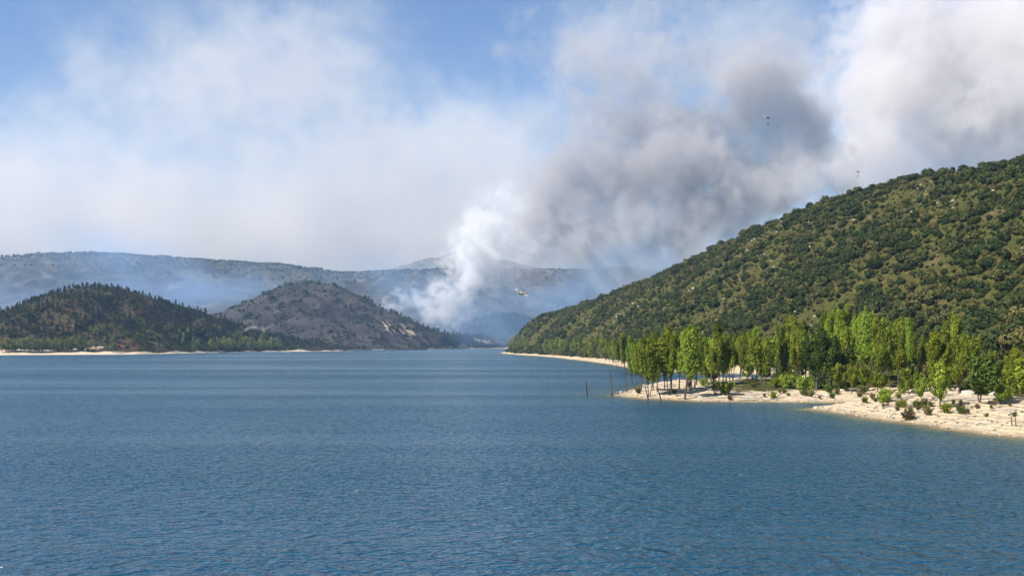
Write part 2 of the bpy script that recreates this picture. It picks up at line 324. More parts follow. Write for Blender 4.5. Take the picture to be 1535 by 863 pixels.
# ------------------------------------------------------------------ lake
def lake():
    m, t, b = mat('lake_water'); c = coords(t)
    def mp(sx, sy, rz=0.0): return t.n('ShaderNodeMapping', ins={'Vector': c, 'Scale': (sx, sy, 1), 'Rotation': (0, 0, rz)}).outputs[0]
    chop = t.noise(mp(.85, 1.0, .12), 1.0, 2, .55, .6); chop2 = t.noise(mp(1.0, 1.0, -.25), 2.2, 1, .5, .4); fine = t.noise(mp(.8, 1.0, -.2), 5.0, 2, .6, .3); swell = t.noise(mp(.5, 1.0, .3), .25, 2, .5)
    chop = t.math('ADD', t.math('MULTIPLY', t.math('POWER', chop, 1.25), 1.1), t.math('MULTIPLY', chop2, .42))
    gust = t.noise(mp(.25, 1.0), .012, 4, .6); gust2 = t.noise(mp(.08, 1.0), .02, 3, .6)
    amp = t.ramp(t.math('ADD', t.math('MULTIPLY', gust, .5), t.math('MULTIPLY', gust2, .5)), [(.40, .45), (.60, 1.5)])
    h = t.math('ADD', t.math('ADD', t.math('MULTIPLY', chop, .62), t.math('MULTIPLY', fine, .04)), t.math('MULTIPLY', swell, .45))
    h = t.math('MULTIPLY', h, amp)
    sh = attr(t, 'shallow')
    deep = t.mix(gust, (.004, .042, .077), (.006, .058, .103))
    col = t.mix(t.ramp(sh, [(0, 0), (.6, .55), (.9, 1)]), deep, (.022, .060, .052)); col = t.mix(t.ramp(sh, [(.80, 0), (1, .9)]), col, (.13, .12, .065))
    bp = t.n('ShaderNodeBump', ins={'Height': h, 'Strength': 1.0, 'Distance': .82}).outputs[0]
    m.node_tree.nodes.remove(b); body = t.n('ShaderNodeBsdfDiffuse', ins={'Color': col, 'Normal': bp})
    gl = t.n('ShaderNodeBsdfGlossy', ins={'Color': (1, 1, 1, 1), 'Roughness': .2, 'Normal': bp}); fr = t.n('ShaderNodeFresnel', ins={'IOR': 1.333, 'Normal': bp}).outputs[0]
    fac = t.math('MULTIPLY', t.math('SUBTRACT', 1.0, t.math('POWER', 2.718, t.math('MULTIPLY', fr, -2.4))), .55)   # wind-roughened water mirrors less at grazing angles
    mx = t.n('ShaderNodeMixShader', ins={0: fac, 1: body.outputs[0], 2: gl.outputs[0]}); t.link(mx.outputs[0], m.node_tree.nodes['Material Output'].inputs['Surface'])
    xs = np.concatenate([np.linspace(-3000, -60, 30), np.arange(-50, 130, 2.5), np.linspace(132, 3000, 20)])
    ys = np.concatenate([[-100, 0, 20], np.arange(30, 420, 2.5), np.linspace(425, 1500, 60), np.linspace(1530, 3300, 12)])
    X, Y = np.meshgrid(xs, ys, indexing='ij'); d = -shore_dist(X, np.clip(Y, 31, 1490))
    spread = np.interp(Y, [0, 150, 400, 1200], [16, 14, 18, 25])
    shal = np.clip(1 - d / spread, 0, 1) * (d < 400)
    k = len(ys); ii = np.arange(len(xs) - 1)[:, None] * k + np.arange(k - 1)[None, :]
    me = mesh_np('lake', np.stack([X, Y, 0 * X], -1).reshape(-1, 3), np.stack([ii, ii + k, ii + k + 1, ii + 1], -1).reshape(-1, 4), [m], attrs={'shallow': shal.ravel()})
    tag(ob('lake', me), 'blue wind rippled water of the reservoir', kind='structure')
lake()

# ------------------------------------------------------------------ vegetation: meshes
def leaf_material(name, dark, light, hue=None, trans=.3, rnd=.25):
    """leaf colour varies with the leaf's own tint and from plant to plant"""
    m, t, b = mat(name)
    ti = attr(t, 'tint'); ri = t.n('ShaderNodeObjectInfo').outputs['Random']
    col = t.mix(ti, dark, light)
    if hue: col = t.mix(t.ramp(ri, [(.55, 0), (1, .9)]), col, t.mix(ti, tuple(v * .55 for v in hue), hue))
    hv = t.n('ShaderNodeHueSaturation', ins={'Color': col, 'Value': t.math('ADD', t.math('MULTIPLY', ri, rnd * 2), 1 - rnd)})
    col = hv.outputs[0]
    t.link(col, b.inputs['Base Color']); b.inputs['Roughness'].default_value = .6; b.inputs['Specular IOR Level'].default_value = .08
    tr = t.n('ShaderNodeBsdfTranslucent', ins={'Color': col}); mx = t.n('ShaderNodeMixShader', ins={0: trans, 1: b.outputs[0], 2: tr.outputs[0]})
    t.link(mx.outputs[0], m.node_tree.nodes['Material Output'].inputs['Surface'])
    return m
def bark_material(name, a, c):
    m, t, b = mat(name); co = coords(t); st = t.n('ShaderNodeMapping', ins={'Vector': co, 'Scale': (1, 1, .2)}).outputs[0]
    n = t.noise(st, 9, 4, .6); t.link(t.mix(n, a, c), b.inputs['Base Color']); b.inputs['Roughness'].default_value = .9
    bump(t, b, n, .5, .05); return m
M_SHRUB = leaf_material('shrub_leaves', (.018, .030, .007), (.082, .106, .026), hue=(.125, .104, .034), trans=.12, rnd=.38)
M_CONIF = leaf_material('conifer_needles', (.007, .014, .005), (.026, .040, .013), hue=(.046, .050, .012), trans=.08, rnd=.35)
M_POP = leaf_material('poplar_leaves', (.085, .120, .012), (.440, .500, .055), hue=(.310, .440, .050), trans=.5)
M_POPY = leaf_material('yellowing_poplar_leaves', (.120, .140, .010), (.340, .365, .034), trans=.35, rnd=.15)
M_POPD = leaf_material('dark_poplar_leaves', (.045, .078, .012), (.180, .250, .038), trans=.4)
M_SOFT = leaf_material('willow_leaves', (.090, .110, .024), (.290, .310, .075), hue=(.210, .270, .070), trans=.3)
M_BARK = bark_material('bark', (.045, .036, .028), (.15, .125, .10))
M_BARKP = bark_material('pale_bark', (.12, .10, .08), (.30, .265, .22))
M_DEAD = bark_material('dead_wood', (.035, .028, .024), (.10, .085, .07))
M_DRIFT = bark_material('driftwood', (.20, .175, .15), (.50, .45, .39))

def rvec(r, n):
    v = r.standard_normal((n, 3)); return v / np.linalg.norm(v, axis=1)[:, None]
def quads(r, c, nrm, size, tint, stretch=1.0, updir=None):
    """leaf quads at c facing nrm; returns verts, faces, tint per vertex"""
    n = len(c); nrm = nrm / (np.linalg.norm(nrm, axis=1)[:, None] + 1e-9)
    a = rvec(r, n) if updir is None else updir + .35 * rvec(r, n)
    u = a - nrm * (a * nrm).sum(1)[:, None]; u /= np.linalg.norm(u, axis=1)[:, None] + 1e-9; v = np.cross(nrm, u)
    s = np.broadcast_to(size, (n,))[:, None] * .5; u = u * s * stretch; v = v * s
    V = np.stack([c - u, c + v * .9, c + u, c - v * .9], 1).reshape(-1, 3)
    return V, np.arange(4 * n).reshape(n, 4), np.repeat(tint, 4)
def tube(path, rad, sides=6):
    path = np.asarray(path, float); n = len(path); d = np.gradient(path, axis=0); d /= np.linalg.norm(d, axis=1)[:, None] + 1e-9
    a = np.where(np.abs(d[:, 2:3]) > .9, np.array([[1., 0, 0]]), np.array([[0, 0, 1.]])); u = np.cross(d, a); u /= np.linalg.norm(u, axis=1)[:, None]; v = np.cross(d, u)
    th = np.linspace(0, 2 * np.pi, sides, endpoint=False)
    V = (path[:, None] + (u[:, None] * np.cos(th)[None, :, None] + v[:, None] * np.sin(th)[None, :, None]) * np.asarray(rad, float)[:, None, None]).reshape(-1, 3)
    F = [(i * sides + j, i * sides + (j + 1) % sides, (i + 1) * sides + (j + 1) % sides, (i + 1) * sides + j) for i in range(n - 1) for j in range(sides)]
    F.append(tuple((n - 1) * sides + j for j in (0, 1, 2, 3))) if sides == 4 else None
    return V, np.array([f for f in F if f])
def join(parts):
    V, F, o = [], [], 0
    for p in parts:
        V.append(p[0]); F.append(np.asarray(p[1]) + o); o += len(p[0])
    return np.concatenate(V), np.concatenate(F)

def shrub_mesh(seed, n_clump=13, per=62, flat=.72):
    """unit shrub: about 2 wide, base at z=0"""
    r = np.random.default_rng(seed); Vs, Fs, Ts, o = [], [], [], 0
    dirs = rvec(r, n_clump * 3); dirs = dirs[dirs[:, 2] > -.25][:n_clump]
    for k, dv in enumerate(dirs):
        rad = r.uniform(.34, .52); c = dv * np.array([.62, .62, .52]) * r.uniform(.75, 1.1) + np.array([0, 0, .52])
        nn = rvec(r, per); nn = nn[(nn @ (dv + [0, 0, .3])) > -.45]
        p = c + nn * rad * r.uniform(.78, 1.08, (len(nn), 1)); p[:, 2] *= flat / .72; ok = p[:, 2] > .02
        p, nn = p[ok], nn[ok]
        out = nn + .55 * rvec(r, len(nn)); tint = np.clip(.5 + .28 * r.standard_normal(len(nn)) + r.normal(0, .12), 0, 1)
        V, F, T = quads(r, p, out, r.uniform(.15, .30, len(nn)), tint, 1.1); Vs.append(V); Fs.append(F + o); Ts.append(T); o += len(V)
    # inner core against see-through gaps, interior shade put into its dark tint
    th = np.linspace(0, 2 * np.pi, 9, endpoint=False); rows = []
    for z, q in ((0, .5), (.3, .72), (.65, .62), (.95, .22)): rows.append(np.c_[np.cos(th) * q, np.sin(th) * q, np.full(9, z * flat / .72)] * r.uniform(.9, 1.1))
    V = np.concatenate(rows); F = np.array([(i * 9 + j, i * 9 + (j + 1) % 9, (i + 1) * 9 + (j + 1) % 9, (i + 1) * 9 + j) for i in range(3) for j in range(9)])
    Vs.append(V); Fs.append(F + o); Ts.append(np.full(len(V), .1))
    return mesh_np('shrub', np.concatenate(Vs), np.concatenate(Fs), [M_SHRUB], attrs={'tint': np.concatenate(Ts)})
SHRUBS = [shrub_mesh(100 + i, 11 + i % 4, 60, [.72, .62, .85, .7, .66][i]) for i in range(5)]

def conifer_mesh(seed):
    """unit conifer: height 1, ragged whorls of drooping branches round a stem"""
    r = np.random.default_rng(seed); c, nn = [], []
    w = r.uniform(.24, .36)
    for i in range(240):
        h = r.uniform(.08, .98) ** .9; rr = w * (1 - h) ** .6 * r.uniform(.35, 1.12) * (1 + .25 * math.sin(h * 40 + seed)); a = r.uniform(0, 6.283)
        c.append((rr * math.cos(a), rr * math.sin(a), h - .25 * rr)); nn.append((math.cos(a) * .6, math.sin(a) * .6, .8))
    c = np.array(c); nn = np.array(nn) + .35 * rvec(r, len(c))
    V, F, T = quads(r, c, nn, r.uniform(.06, .13, len(c)), np.clip(.45 + .3 * r.standard_normal(len(c)), 0, 1), 1.2)
    tv, tf = tube([(0, 0, -.03), (0, 0, .5), (.004, 0, .98)], [.017, .011, .002], 5)
    mi = np.r_[np.zeros(len(F)), np.ones(len(tf))]
    return mesh_np('conifer', np.concatenate([V, tv]), np.concatenate([F, tf + len(V)]), [M_CONIF, M_BARK], mi, attrs={'tint': np.r_[T, np.full(len(tv), .3)]})
CONIFERS = [conifer_mesh(200 + i) for i in range(5)]

def curve(r, p0, dirv, length, up, n=7, wob=.04):
    P = [np.array(p0, float)]; d = np.array(dirv, float); d /= np.linalg.norm(d)
    for i in range(n - 1):
        d = d + np.array([0, 0, up]) / n + wob * r.standard_normal(3); d /= np.linalg.norm(d); P.append(P[-1] + d * length / (n - 1))
    return np.array(P)
def poplar(seed, H=1.0, stems=1, limbs=9, spread=.5, bare=.25, plume=.085, leaves=5200, leafsz=.024, leaf=M_POP, bark=M_BARK, lean=0.0, thick=.012, up=1.5):
    """upright poplar of height about 1: stems, ascending limbs, and a plume of leaves along every limb; returns (trunk mesh, crown mesh)"""
    r = np.random.default_rng(seed); tubes, axes = [], []
    for s in range(stems):
        a = r.uniform(0, 6.283); k = .0 if stems == 1 else .16
        st = curve(r, (.012 * s * math.cos(a), .012 * s * math.sin(a), -.02), (k * math.cos(a) + lean, k * math.sin(a), 1), H * r.uniform(.86, 1.0), .35, 9, .03)
        tubes.append(tube(st, np.linspace(thick, .0025, 9) * (1 if stems == 1 else .8), 6)); axes.append((st[int(2 + bare * 6):], 1.0))
        for l in range(int(limbs / stems)):
            f = bare * .75 + (0.92 - bare) * (l + r.uniform(.1, .9)) / (limbs / stems); q = f * 8; i = int(q); p = st[i] + (st[min(i + 1, 8)] - st[i]) * (q - i)
            b = r.uniform(0, 6.283); L = H * (1.03 - f) * r.uniform(.45, .72)
            lm = curve(r, p, (math.cos(b) * spread * 1.5, math.sin(b) * spread * 1.5, .8), L, up, 7, .07)
            tubes.append(tube(lm, np.linspace(thick * .45 * (1.1 - f), .0015, 7), 5)); axes.append((lm[1:], .8))
            for _ in range(2):
                j = r.integers(2, 6); b2 = b + r.normal(0, 1.0); lm2 = curve(r, lm[j], (math.cos(b2) * spread, math.sin(b2) * spread, .9), L * .45, up, 5, .08)
                tubes.append(tube(lm2, np.linspace(thick * .2, .001, 5), 4)); axes.append((lm2, .55))
    tl = np.array([np.linalg.norm(np.diff(a, axis=0), axis=1).sum() * w for a, w in axes]); cnt = np.maximum(6, (leaves * tl / tl.sum()).astype(int))
    Vs, Fs, Ts, o = [], [], [], 0
    for (ax, w), n in zip(axes, cnt):
        t = r.random(n) ** .85; q = t * (len(ax) - 1); i = np.minimum(q.astype(int), len(ax) - 2); p = ax[i] + (ax[i + 1] - ax[i]) * (q - i)[:, None]
        d = rvec(r, n); d[:, 2] *= .55; rad = plume * w * (np.sin(np.pi * np.clip(t * .9 + .12, 0, 1)) ** .8 + .12) * r.random(n) ** .45
        c = p + d * rad[:, None] + np.array([0, 0, .012]); shade = r.normal(0, .20)
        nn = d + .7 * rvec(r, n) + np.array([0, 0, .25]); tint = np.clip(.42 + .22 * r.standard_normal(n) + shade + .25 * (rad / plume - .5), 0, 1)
        V, F, T = quads(r, c, nn, leafsz * r.uniform(.6, 1.25, n), tint, 1.15); Vs.append(V); Fs.append(F + o); Ts.append(T); o += len(V)
    tv, tf = join([x for x in tubes])
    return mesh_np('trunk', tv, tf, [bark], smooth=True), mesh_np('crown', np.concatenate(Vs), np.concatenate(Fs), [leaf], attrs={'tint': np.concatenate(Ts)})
def round_tree(seed, leaf=M_SOFT, n_clump=14, per=75, w=.36, bare=.16, lsz=.045):
    """rounded or egg-shaped broadleaf, height 1"""
    r = np.random.default_rng(seed); Vs, Fs, Ts, o = [], [], [], 0; tubes = [tube(curve(r, (0, 0, -.03), (r.normal(0, .1), 0, 1), .75, .2, 6, .05), np.linspace(.028, .006, 6), 6)]
    for k in range(n_clump):
        dv = rvec(r, 1)[0]; h = .5 + .5 * dv[2]; c = np.array([dv[0] * w * .75 * (1.15 - .55 * h), dv[1] * w * .75 * (1.15 - .55 * h), bare + .12 + (.80 - bare) * h]); rad = w * r.uniform(.30, .48)
        nn = rvec(r, per); p = c + nn * rad * np.array([1, 1, 1.25]) * r.uniform(.6, 1.1, (per, 1)); ok = (p[:, 2] > bare * .7) & (p[:, 2] < 1.04); p, nn = p[ok], nn[ok]
        tint = np.clip(.48 + .25 * r.standard_normal(len(nn)) + r.normal(0, .12), 0, 1)
        V, F, T = quads(r, p, nn + .6 * rvec(r, len(nn)), lsz * r.uniform(.7, 1.4, len(nn)), tint, 1.1); Vs.append(V); Fs.append(F + o); Ts.append(T); o += len(V)
        if k < 6: tubes.append(tube(np.array([(0, 0, bare + .05 * k), c * .6 + np.array([0, 0, bare * .4]), c]), [.012, .008, .003], 4))
    tv, tf = join(tubes)
    return mesh_np('trunk', tv, tf, [M_BARK], smooth=True), mesh_np('crown', np.concatenate(Vs), np.concatenate(Fs), [leaf], attrs={'tint': np.concatenate(Ts)})

WIDE = .95
def place_tree(name, meshes, loc, h, label, cat, group, rz=None, wide=1.0, tilt=0.0):
    e = ob(name, None, loc=loc); e.empty_display_size = .5
    e.rotation_euler = (0, tilt, random.uniform(0, 6.28) if rz is None else rz); e.scale = (h * wide * WIDE, h * wide * WIDE, h)
    ob('trunk', meshes[0], e); ob('crown', meshes[1], e)
    return tag(e, label, cat, group)
def scatter_stuff(name, protos, pts, scl, rot, idx, label, sz=None):
    """one object: the points carry size, turn and kind; a modifier sets a plant on each"""
    me = bpy.data.meshes.new(name); n = len(pts); me.vertices.add(n); me.vertices.foreach_set('co', np.asarray(pts, np.float32).ravel())
    for an, av in (('scl', scl), ('rot', rot)): a = me.attributes.new(an, 'FLOAT', 'POINT'); a.data.foreach_set('value', np.asarray(av, np.float32))
    a = me.attributes.new('idx', 'INT', 'POINT'); a.data.foreach_set('value', np.asarray(idx, np.int32))
    o = ob(name, me); g = bpy.data.node_groups.new(name + '_scatter', 'GeometryNodeTree')
    g.interface.new_socket('Geometry', in_out='INPUT', socket_type='NodeSocketGeometry'); g.interface.new_socket('Geometry', in_out='OUTPUT', socket_type='NodeSocketGeometry')
    t = NT(g); gi, go = t.n('NodeGroupInput'), t.n('NodeGroupOutput')
    jn = t.n('GeometryNodeJoinGeometry')
    for p in reversed(protos):
        oi = t.n('GeometryNodeObjectInfo', transform_space='ORIGINAL'); oi.inputs['Object'].default_value = p; oi.inputs['As Instance'].default_value = True
        # undo the prototype's own placing: only its mesh is wanted
        t.link(oi.outputs['Geometry'], jn.inputs[0])
    def na(nm, dt): 
        x = t.n('GeometryNodeInputNamedAttribute', data_type=dt); x.inputs[0].default_value = nm; return x.outputs[0]
    iop = t.n('GeometryNodeInstanceOnPoints'); iop.inputs['Pick Instance'].default_value = True
    mp = t.n('GeometryNodeMeshToPoints'); t.link(gi.outputs[0], mp.inputs[0]); t.link(mp.outputs[0], iop.inputs['Points'])
    t.link(jn.outputs[0], iop.inputs['Instance']); t.link(na('idx', 'INT'), iop.inputs['Instance Index'])
    cx = t.n('ShaderNodeCombineXYZ', ins={2: na('rot', 'FLOAT')}); t.link(cx.outputs[0], iop.inputs['Rotation'])
    s = na('scl', 'FLOAT'); cs = t.n('ShaderNodeCombineXYZ', ins={0: s, 1: s, 2: s}); t.link(cs.outputs[0], iop.inputs['Scale'])
    t.link(iop.outputs[0], go.inputs[0]); o.modifiers.new('scatter', 'NODES').node_group = g
    return tag(o, label, kind='stuff')
def poisson(r, x0, x1, y0, y1, n, dist):
    """dart throwing on a grid; dist(x, y) gives the wanted spacing"""
    P = np.c_[r.uniform(x0, x1, n), r.uniform(y0, y1, n)]; D = dist(P[:, 0], P[:, 1]); cell = float(np.nanmax(D)) ; G = {}; keep = []
    for i in range(n):
        d = D[i]
        if not d > 0: continue
        gx, gy = int(P[i, 0] // cell), int(P[i, 1] // cell); ok = True
        for a in (-1, 0, 1):
            for b in (-1, 0, 1):
                for j in G.get((gx + a, gy + b), ()):
                    if (P[i, 0] - P[j, 0]) ** 2 + (P[i, 1] - P[j, 1]) ** 2 < d * d: ok = False; break
                if not ok: break
            if not ok: break
        if ok: G.setdefault((gx, gy), []).append(i); keep.append(i)
    return P[keep]
def in_view(X, Y, Z, m=30):
    px = 767.5 + F_PX * X / Y; return (px > -m) & (px < 1535 + m)

# ------------------------------------------------------------------ shrubs on the right hill
def hill_shrubs():
    r = np.random.default_rng(17)
    def sp(x, y):
        f = interp(FOOT, y); xr = interp(RIDGE, y); open_ = samp(_gn, x + 800, y + 300, 1.7) + .45 * samp(_gm, x, y + 77, 2.3)
        lowd = np.clip((x - f) / (xr - f), 0, 1.4)
        s = np.where(open_ > .9, 5.4, np.where(open_ > .35, 3.6, 2.6)) * np.where(lowd < .3, .92, 1.0)
        return np.where((x > f - 4) & (x < xr + 26) & in_view(x, y, 0, 420) & ((y > 185) | ~in_view(x, y, 0, 40)), s, np.nan)
    P = poisson(r, -20, 330, 110, 1320, 150000, sp)
    X, Y = P.T; Z = right_height(X, Y)
    open_ = samp(_gn, X + 800, Y + 300, 1.7); s = np.clip(r.lognormal(.44, .46, len(X)), .6, 3.5) * np.where(Y < 300, 1.15, 1.0) * np.where(open_ > .75, .75, 1)
    s *= np.interp(Y, [500, 900], [1, .9])
    rot = r.uniform(0, 6.28, len(X)); idx = r.integers(0, 5, len(X)); Z = Z - .12 * s
    big = np.argsort(-(s / Y) * np.where(in_view(X, Y, Z, -10), 1, 0) * np.where(767.5 + F_PX * X / Y > 1000, 1, .9) * np.where(Y > 240, 1.25, .9))[:300]
    labs = ['rounded dark green evergreen shrub standing on the skyline of the hill', 'rounded dark green shrub standing apart on open brown ground of the hillside', 'rounded dark green evergreen shrub in the dense cover of the hillside']; first = {}
    crest = (X - interp(RIDGE, Y)) > -9; openp = (open_ + .45 * samp(_gm, X, Y + 77, 2.3)) > .45; kind = np.where(crest, 0, np.where(openp, 1, 2)); grp = ['shrubs on the skyline', 'shrubs on open ground', 'shrubs in dense cover']
    for i in big:
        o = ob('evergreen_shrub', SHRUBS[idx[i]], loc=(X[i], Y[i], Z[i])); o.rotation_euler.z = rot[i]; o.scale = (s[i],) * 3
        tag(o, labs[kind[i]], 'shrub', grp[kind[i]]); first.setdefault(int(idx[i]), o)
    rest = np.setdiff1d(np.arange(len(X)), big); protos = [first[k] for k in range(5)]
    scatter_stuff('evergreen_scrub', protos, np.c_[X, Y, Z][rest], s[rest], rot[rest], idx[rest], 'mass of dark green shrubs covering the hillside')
    # low scrub and grass tussocks between them
    def sp2(x, y):
        f = interp(FOOT, y); return np.where((x > f - 2) & (x < interp(RIDGE, y) + 15) & in_view(x, y, 0, 300), np.interp(y, [150, 700], [1.8, 2.9]), np.nan)
    Q = poisson(r, 20, 320, 120, 950, 95000, sp2); X, Y = Q.T; Z = right_height(X, Y); s = r.lognormal(-.75, .35, len(X))
    lo = [first[k] for k in range(5)]
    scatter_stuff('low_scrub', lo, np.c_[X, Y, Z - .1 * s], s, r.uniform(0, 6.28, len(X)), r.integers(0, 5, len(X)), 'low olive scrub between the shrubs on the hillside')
    print('shrubs', len(P), 'scrub', len(Q))
    return protos
SHRUB_PROTOS = hill_shrubs()

# ------------------------------------------------------------------ conifers on the left hill
def conifers():
    r = np.random.default_rng(29)
    def sp(x, y):
        Yf = np.interp(x, left.foot[:, 0], left.foot[:, 1]); Yr, zr = left.ridge(x); t = (y - Yf) / (Yr - Yf)
        op = samp(left.g, x * 1.7 + 300, y * 1.7, left.cell) - np.where(x < -430, 1.2, 0) + np.where(t < .5, .3, 0) + np.where((t < .55) & (x > -430) & (x < -300), .55, 0)
        s = np.where(op > 1.15, 16, np.where(op > .45, 7.2, 5.2)); return np.where((y > Yf + np.where(x < -430, 62, 95)) & (y < Yr + 28) & (px_of(x, y) > -25), s, np.nan)
    def px_of(x, y): return 767.5 + F_PX * x / y
    P = poisson(r, -720, -230, 1000, 2400, 60000, sp); X, Y = P.T; Z = left.height(X, Y)
    s = r.uniform(3.4, 7.6, len(X)) * np.where(X > -380, .92, 1.0); rot = r.uniform(0, 6.28, len(X)); idx = r.integers(0, 5, len(X))
    Yr, _ = left.ridge(X); crest = np.abs(Y - Yr) < 25
    big = np.argsort(-(s / Y) * np.where(crest, 1.5, 1.0) * in_view(X, Y, Z, -4))[:300]; first = {}
    for i in big:
        o = ob('pine_tree', CONIFERS[idx[i]], loc=(X[i], Y[i], Z[i])); o.rotation_euler.z = rot[i]; o.scale = (s[i] * 1.15, s[i] * 1.15, s[i])
        tag(o, *(('dark pine tree on the crest of the wooded hill across the lake', 'tree', 'pines on the crest across the lake') if crest[i] else ('dark pine tree on the lower slope of the wooded hill across the lake', 'tree', 'pines on the slope across the lake'))); first.setdefault(int(idx[i]), o)
    rest = np.setdiff1d(np.arange(len(X)), big); protos = [first[k] for k in range(5)]
    scatter_stuff('pine_wood', protos, np.c_[X, Y, Z][rest], s[rest], rot[rest], idx[rest], 'dense dark pine wood covering the hill across the lake')
    Q = np.c_[r.uniform(-760, -230, 5200), r.uniform(985, 2300, 5200)]; X, Y = Q.T; Yf = np.interp(X, left.foot[:, 0], left.foot[:, 1]); Yr, _ = left.ridge(X); ok = (Y > Yf + 24) & (Y < Yr + 10) & (samp(left.g, X * 1.7 + 300, Y * 1.7, left.cell) < 1.6); X, Y = X[ok], Y[ok]; Z = left.height(X, Y); n = len(X)
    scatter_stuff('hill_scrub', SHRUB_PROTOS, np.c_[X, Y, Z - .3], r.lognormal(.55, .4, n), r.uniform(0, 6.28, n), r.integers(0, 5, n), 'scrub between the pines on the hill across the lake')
    # scattered shrubs and singed trees on the burnt hill, trees along the far ridge and in the valley wood
    Q = np.c_[r.uniform(-760, 150, 13000), r.uniform(1760, 2780, 13000)]; X, Y = Q.T; Yr, _ = burnt.ridge(X); Yf = np.interp(X, burnt.foot[:, 0], burnt.foot[:, 1])
    ok = (Y < Yr + 6) & (Y > Yf + 8) & ((samp(burnt.g2, X, Y, burnt.cell) > -.1) | (Y > Yr - 25) | (X > -150)); X, Y = X[ok], Y[ok]; Z = burnt.height(X, Y)
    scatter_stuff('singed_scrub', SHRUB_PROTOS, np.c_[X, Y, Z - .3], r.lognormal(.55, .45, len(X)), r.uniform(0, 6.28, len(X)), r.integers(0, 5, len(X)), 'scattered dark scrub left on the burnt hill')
    X = r.uniform(-330, -40, 130); Yr, _ = burnt.ridge(X); Y = Yr + r.normal(-6, 10, 130); Z = burnt.height(X, Y)
    scatter_stuff('ridge_pines', protos, np.c_[X, Y, Z - .3], r.uniform(5, 11, 130), r.uniform(0, 6.28, 130), r.integers(0, 5, 130), 'row of small dark pines along the burnt ridge')
    X = r.uniform(-260, 280, 2600); Y = r.uniform(2800, 3070, 2600); Z = woodh.height(X, Y)
    scatter_stuff('valley_wood', protos + SHRUB_PROTOS, np.c_[X, Y, Z], np.where(np.arange(2600) % 3 > 0, r.uniform(8, 13, 2600), r.uniform(3, 6, 2600)), r.uniform(0, 6.28, 2600), np.where(np.arange(2600) % 3 > 0, r.integers(0, 5, 2600), r.integers(5, 10, 2600)), 'dark wood on the low hill at the end of the lake')
    X = r.uniform(-2000, 900, 3000); Yr, _ = far.ridge(X); Y = Yr - np.abs(r.normal(0, 260, 3000)) * (r.random(3000) < .75); Z = far.height(X, Y)
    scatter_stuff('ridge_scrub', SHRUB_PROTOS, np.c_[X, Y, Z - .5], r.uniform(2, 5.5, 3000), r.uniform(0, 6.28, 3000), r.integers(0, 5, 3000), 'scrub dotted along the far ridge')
    print('conifers', len(P))
conifers()

# ------------------------------------------------------------------ trees of the right bank
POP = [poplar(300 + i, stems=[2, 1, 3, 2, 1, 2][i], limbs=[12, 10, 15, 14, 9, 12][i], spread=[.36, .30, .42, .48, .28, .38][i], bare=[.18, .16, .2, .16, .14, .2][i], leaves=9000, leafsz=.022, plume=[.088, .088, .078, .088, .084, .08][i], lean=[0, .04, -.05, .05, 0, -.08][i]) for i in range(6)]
POPD = [poplar(320 + i, stems=2, limbs=15, spread=.62, bare=.16, leaves=12000, leafsz=.023, plume=.115, leaf=M_POPD) for i in range(3)]
POPY = [poplar(330 + i, stems=[1, 2][i], limbs=13, spread=.6, bare=.2, leaves=8500, leafsz=.024, plume=.095, leaf=M_POPY, up=1.1) for i in range(2)]
YNG = [poplar(340 + i, stems=[1, 1, 2][i], limbs=13, spread=.8, bare=.16, leaves=3000, leafsz=.05, plume=.12, leaf=[M_POP, M_POP, M_POPD][i], up=1.0, thick=.016) for i in range(3)]
SOFT = [round_tree(360 + i, leaf=[M_SOFT, M_SOFT, M_SOFT, M_POPD][i], w=[.34, .40, .28, .36][i], bare=[.06, .1, .05, .12][i]) for i in range(4)]
def tree_px(name, meshes, px, base, top, label, group, wide=1.0, cat='tree', tilt=0.0, sink=.1, land='r'):
    if land == 'r': p = hit_right(px, base)
    elif land == 'l': p = left.hit(px, base)
    else: p = burnt.hit(px, base, 1700, 2900)
    h = (base - top) * p.y / F_PX; p.z -= sink
    return place_tree(name, meshes, p, h, label, cat, group, wide=wide, tilt=tilt)
# the clump on the tip of the sand spit
G1 = 'poplars on the sand spit'
tree_px('poplar_tree', POP[2], 1025, 598, 478, 'tallest poplar of the spit, its forked dark trunk at the water edge', G1, 1.0)
tree_px('poplar_tree', POP[3], 973, 595, 489, 'dark leaved poplar at the tip of the spit beside dead poles', G1, .95)
tree_px('poplar_tree', POP[1], 1007, 586, 474, 'slim tall poplar with a narrow plume top in the spit clump', G1, .85)
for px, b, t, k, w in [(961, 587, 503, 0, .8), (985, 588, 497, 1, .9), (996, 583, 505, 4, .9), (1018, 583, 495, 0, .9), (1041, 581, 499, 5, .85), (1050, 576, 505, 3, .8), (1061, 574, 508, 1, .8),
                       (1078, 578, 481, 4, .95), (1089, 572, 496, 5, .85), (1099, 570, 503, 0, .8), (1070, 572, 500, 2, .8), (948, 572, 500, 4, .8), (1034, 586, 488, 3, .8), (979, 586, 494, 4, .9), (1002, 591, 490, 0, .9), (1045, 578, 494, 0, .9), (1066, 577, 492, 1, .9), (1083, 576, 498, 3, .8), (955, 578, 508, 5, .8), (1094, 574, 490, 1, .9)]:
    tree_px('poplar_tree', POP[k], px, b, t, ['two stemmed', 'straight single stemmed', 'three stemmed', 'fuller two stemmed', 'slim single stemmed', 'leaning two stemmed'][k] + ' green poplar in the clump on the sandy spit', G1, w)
G2 = 'trees behind the spit'; L2 = 'green poplar in the row behind the sandy spit'
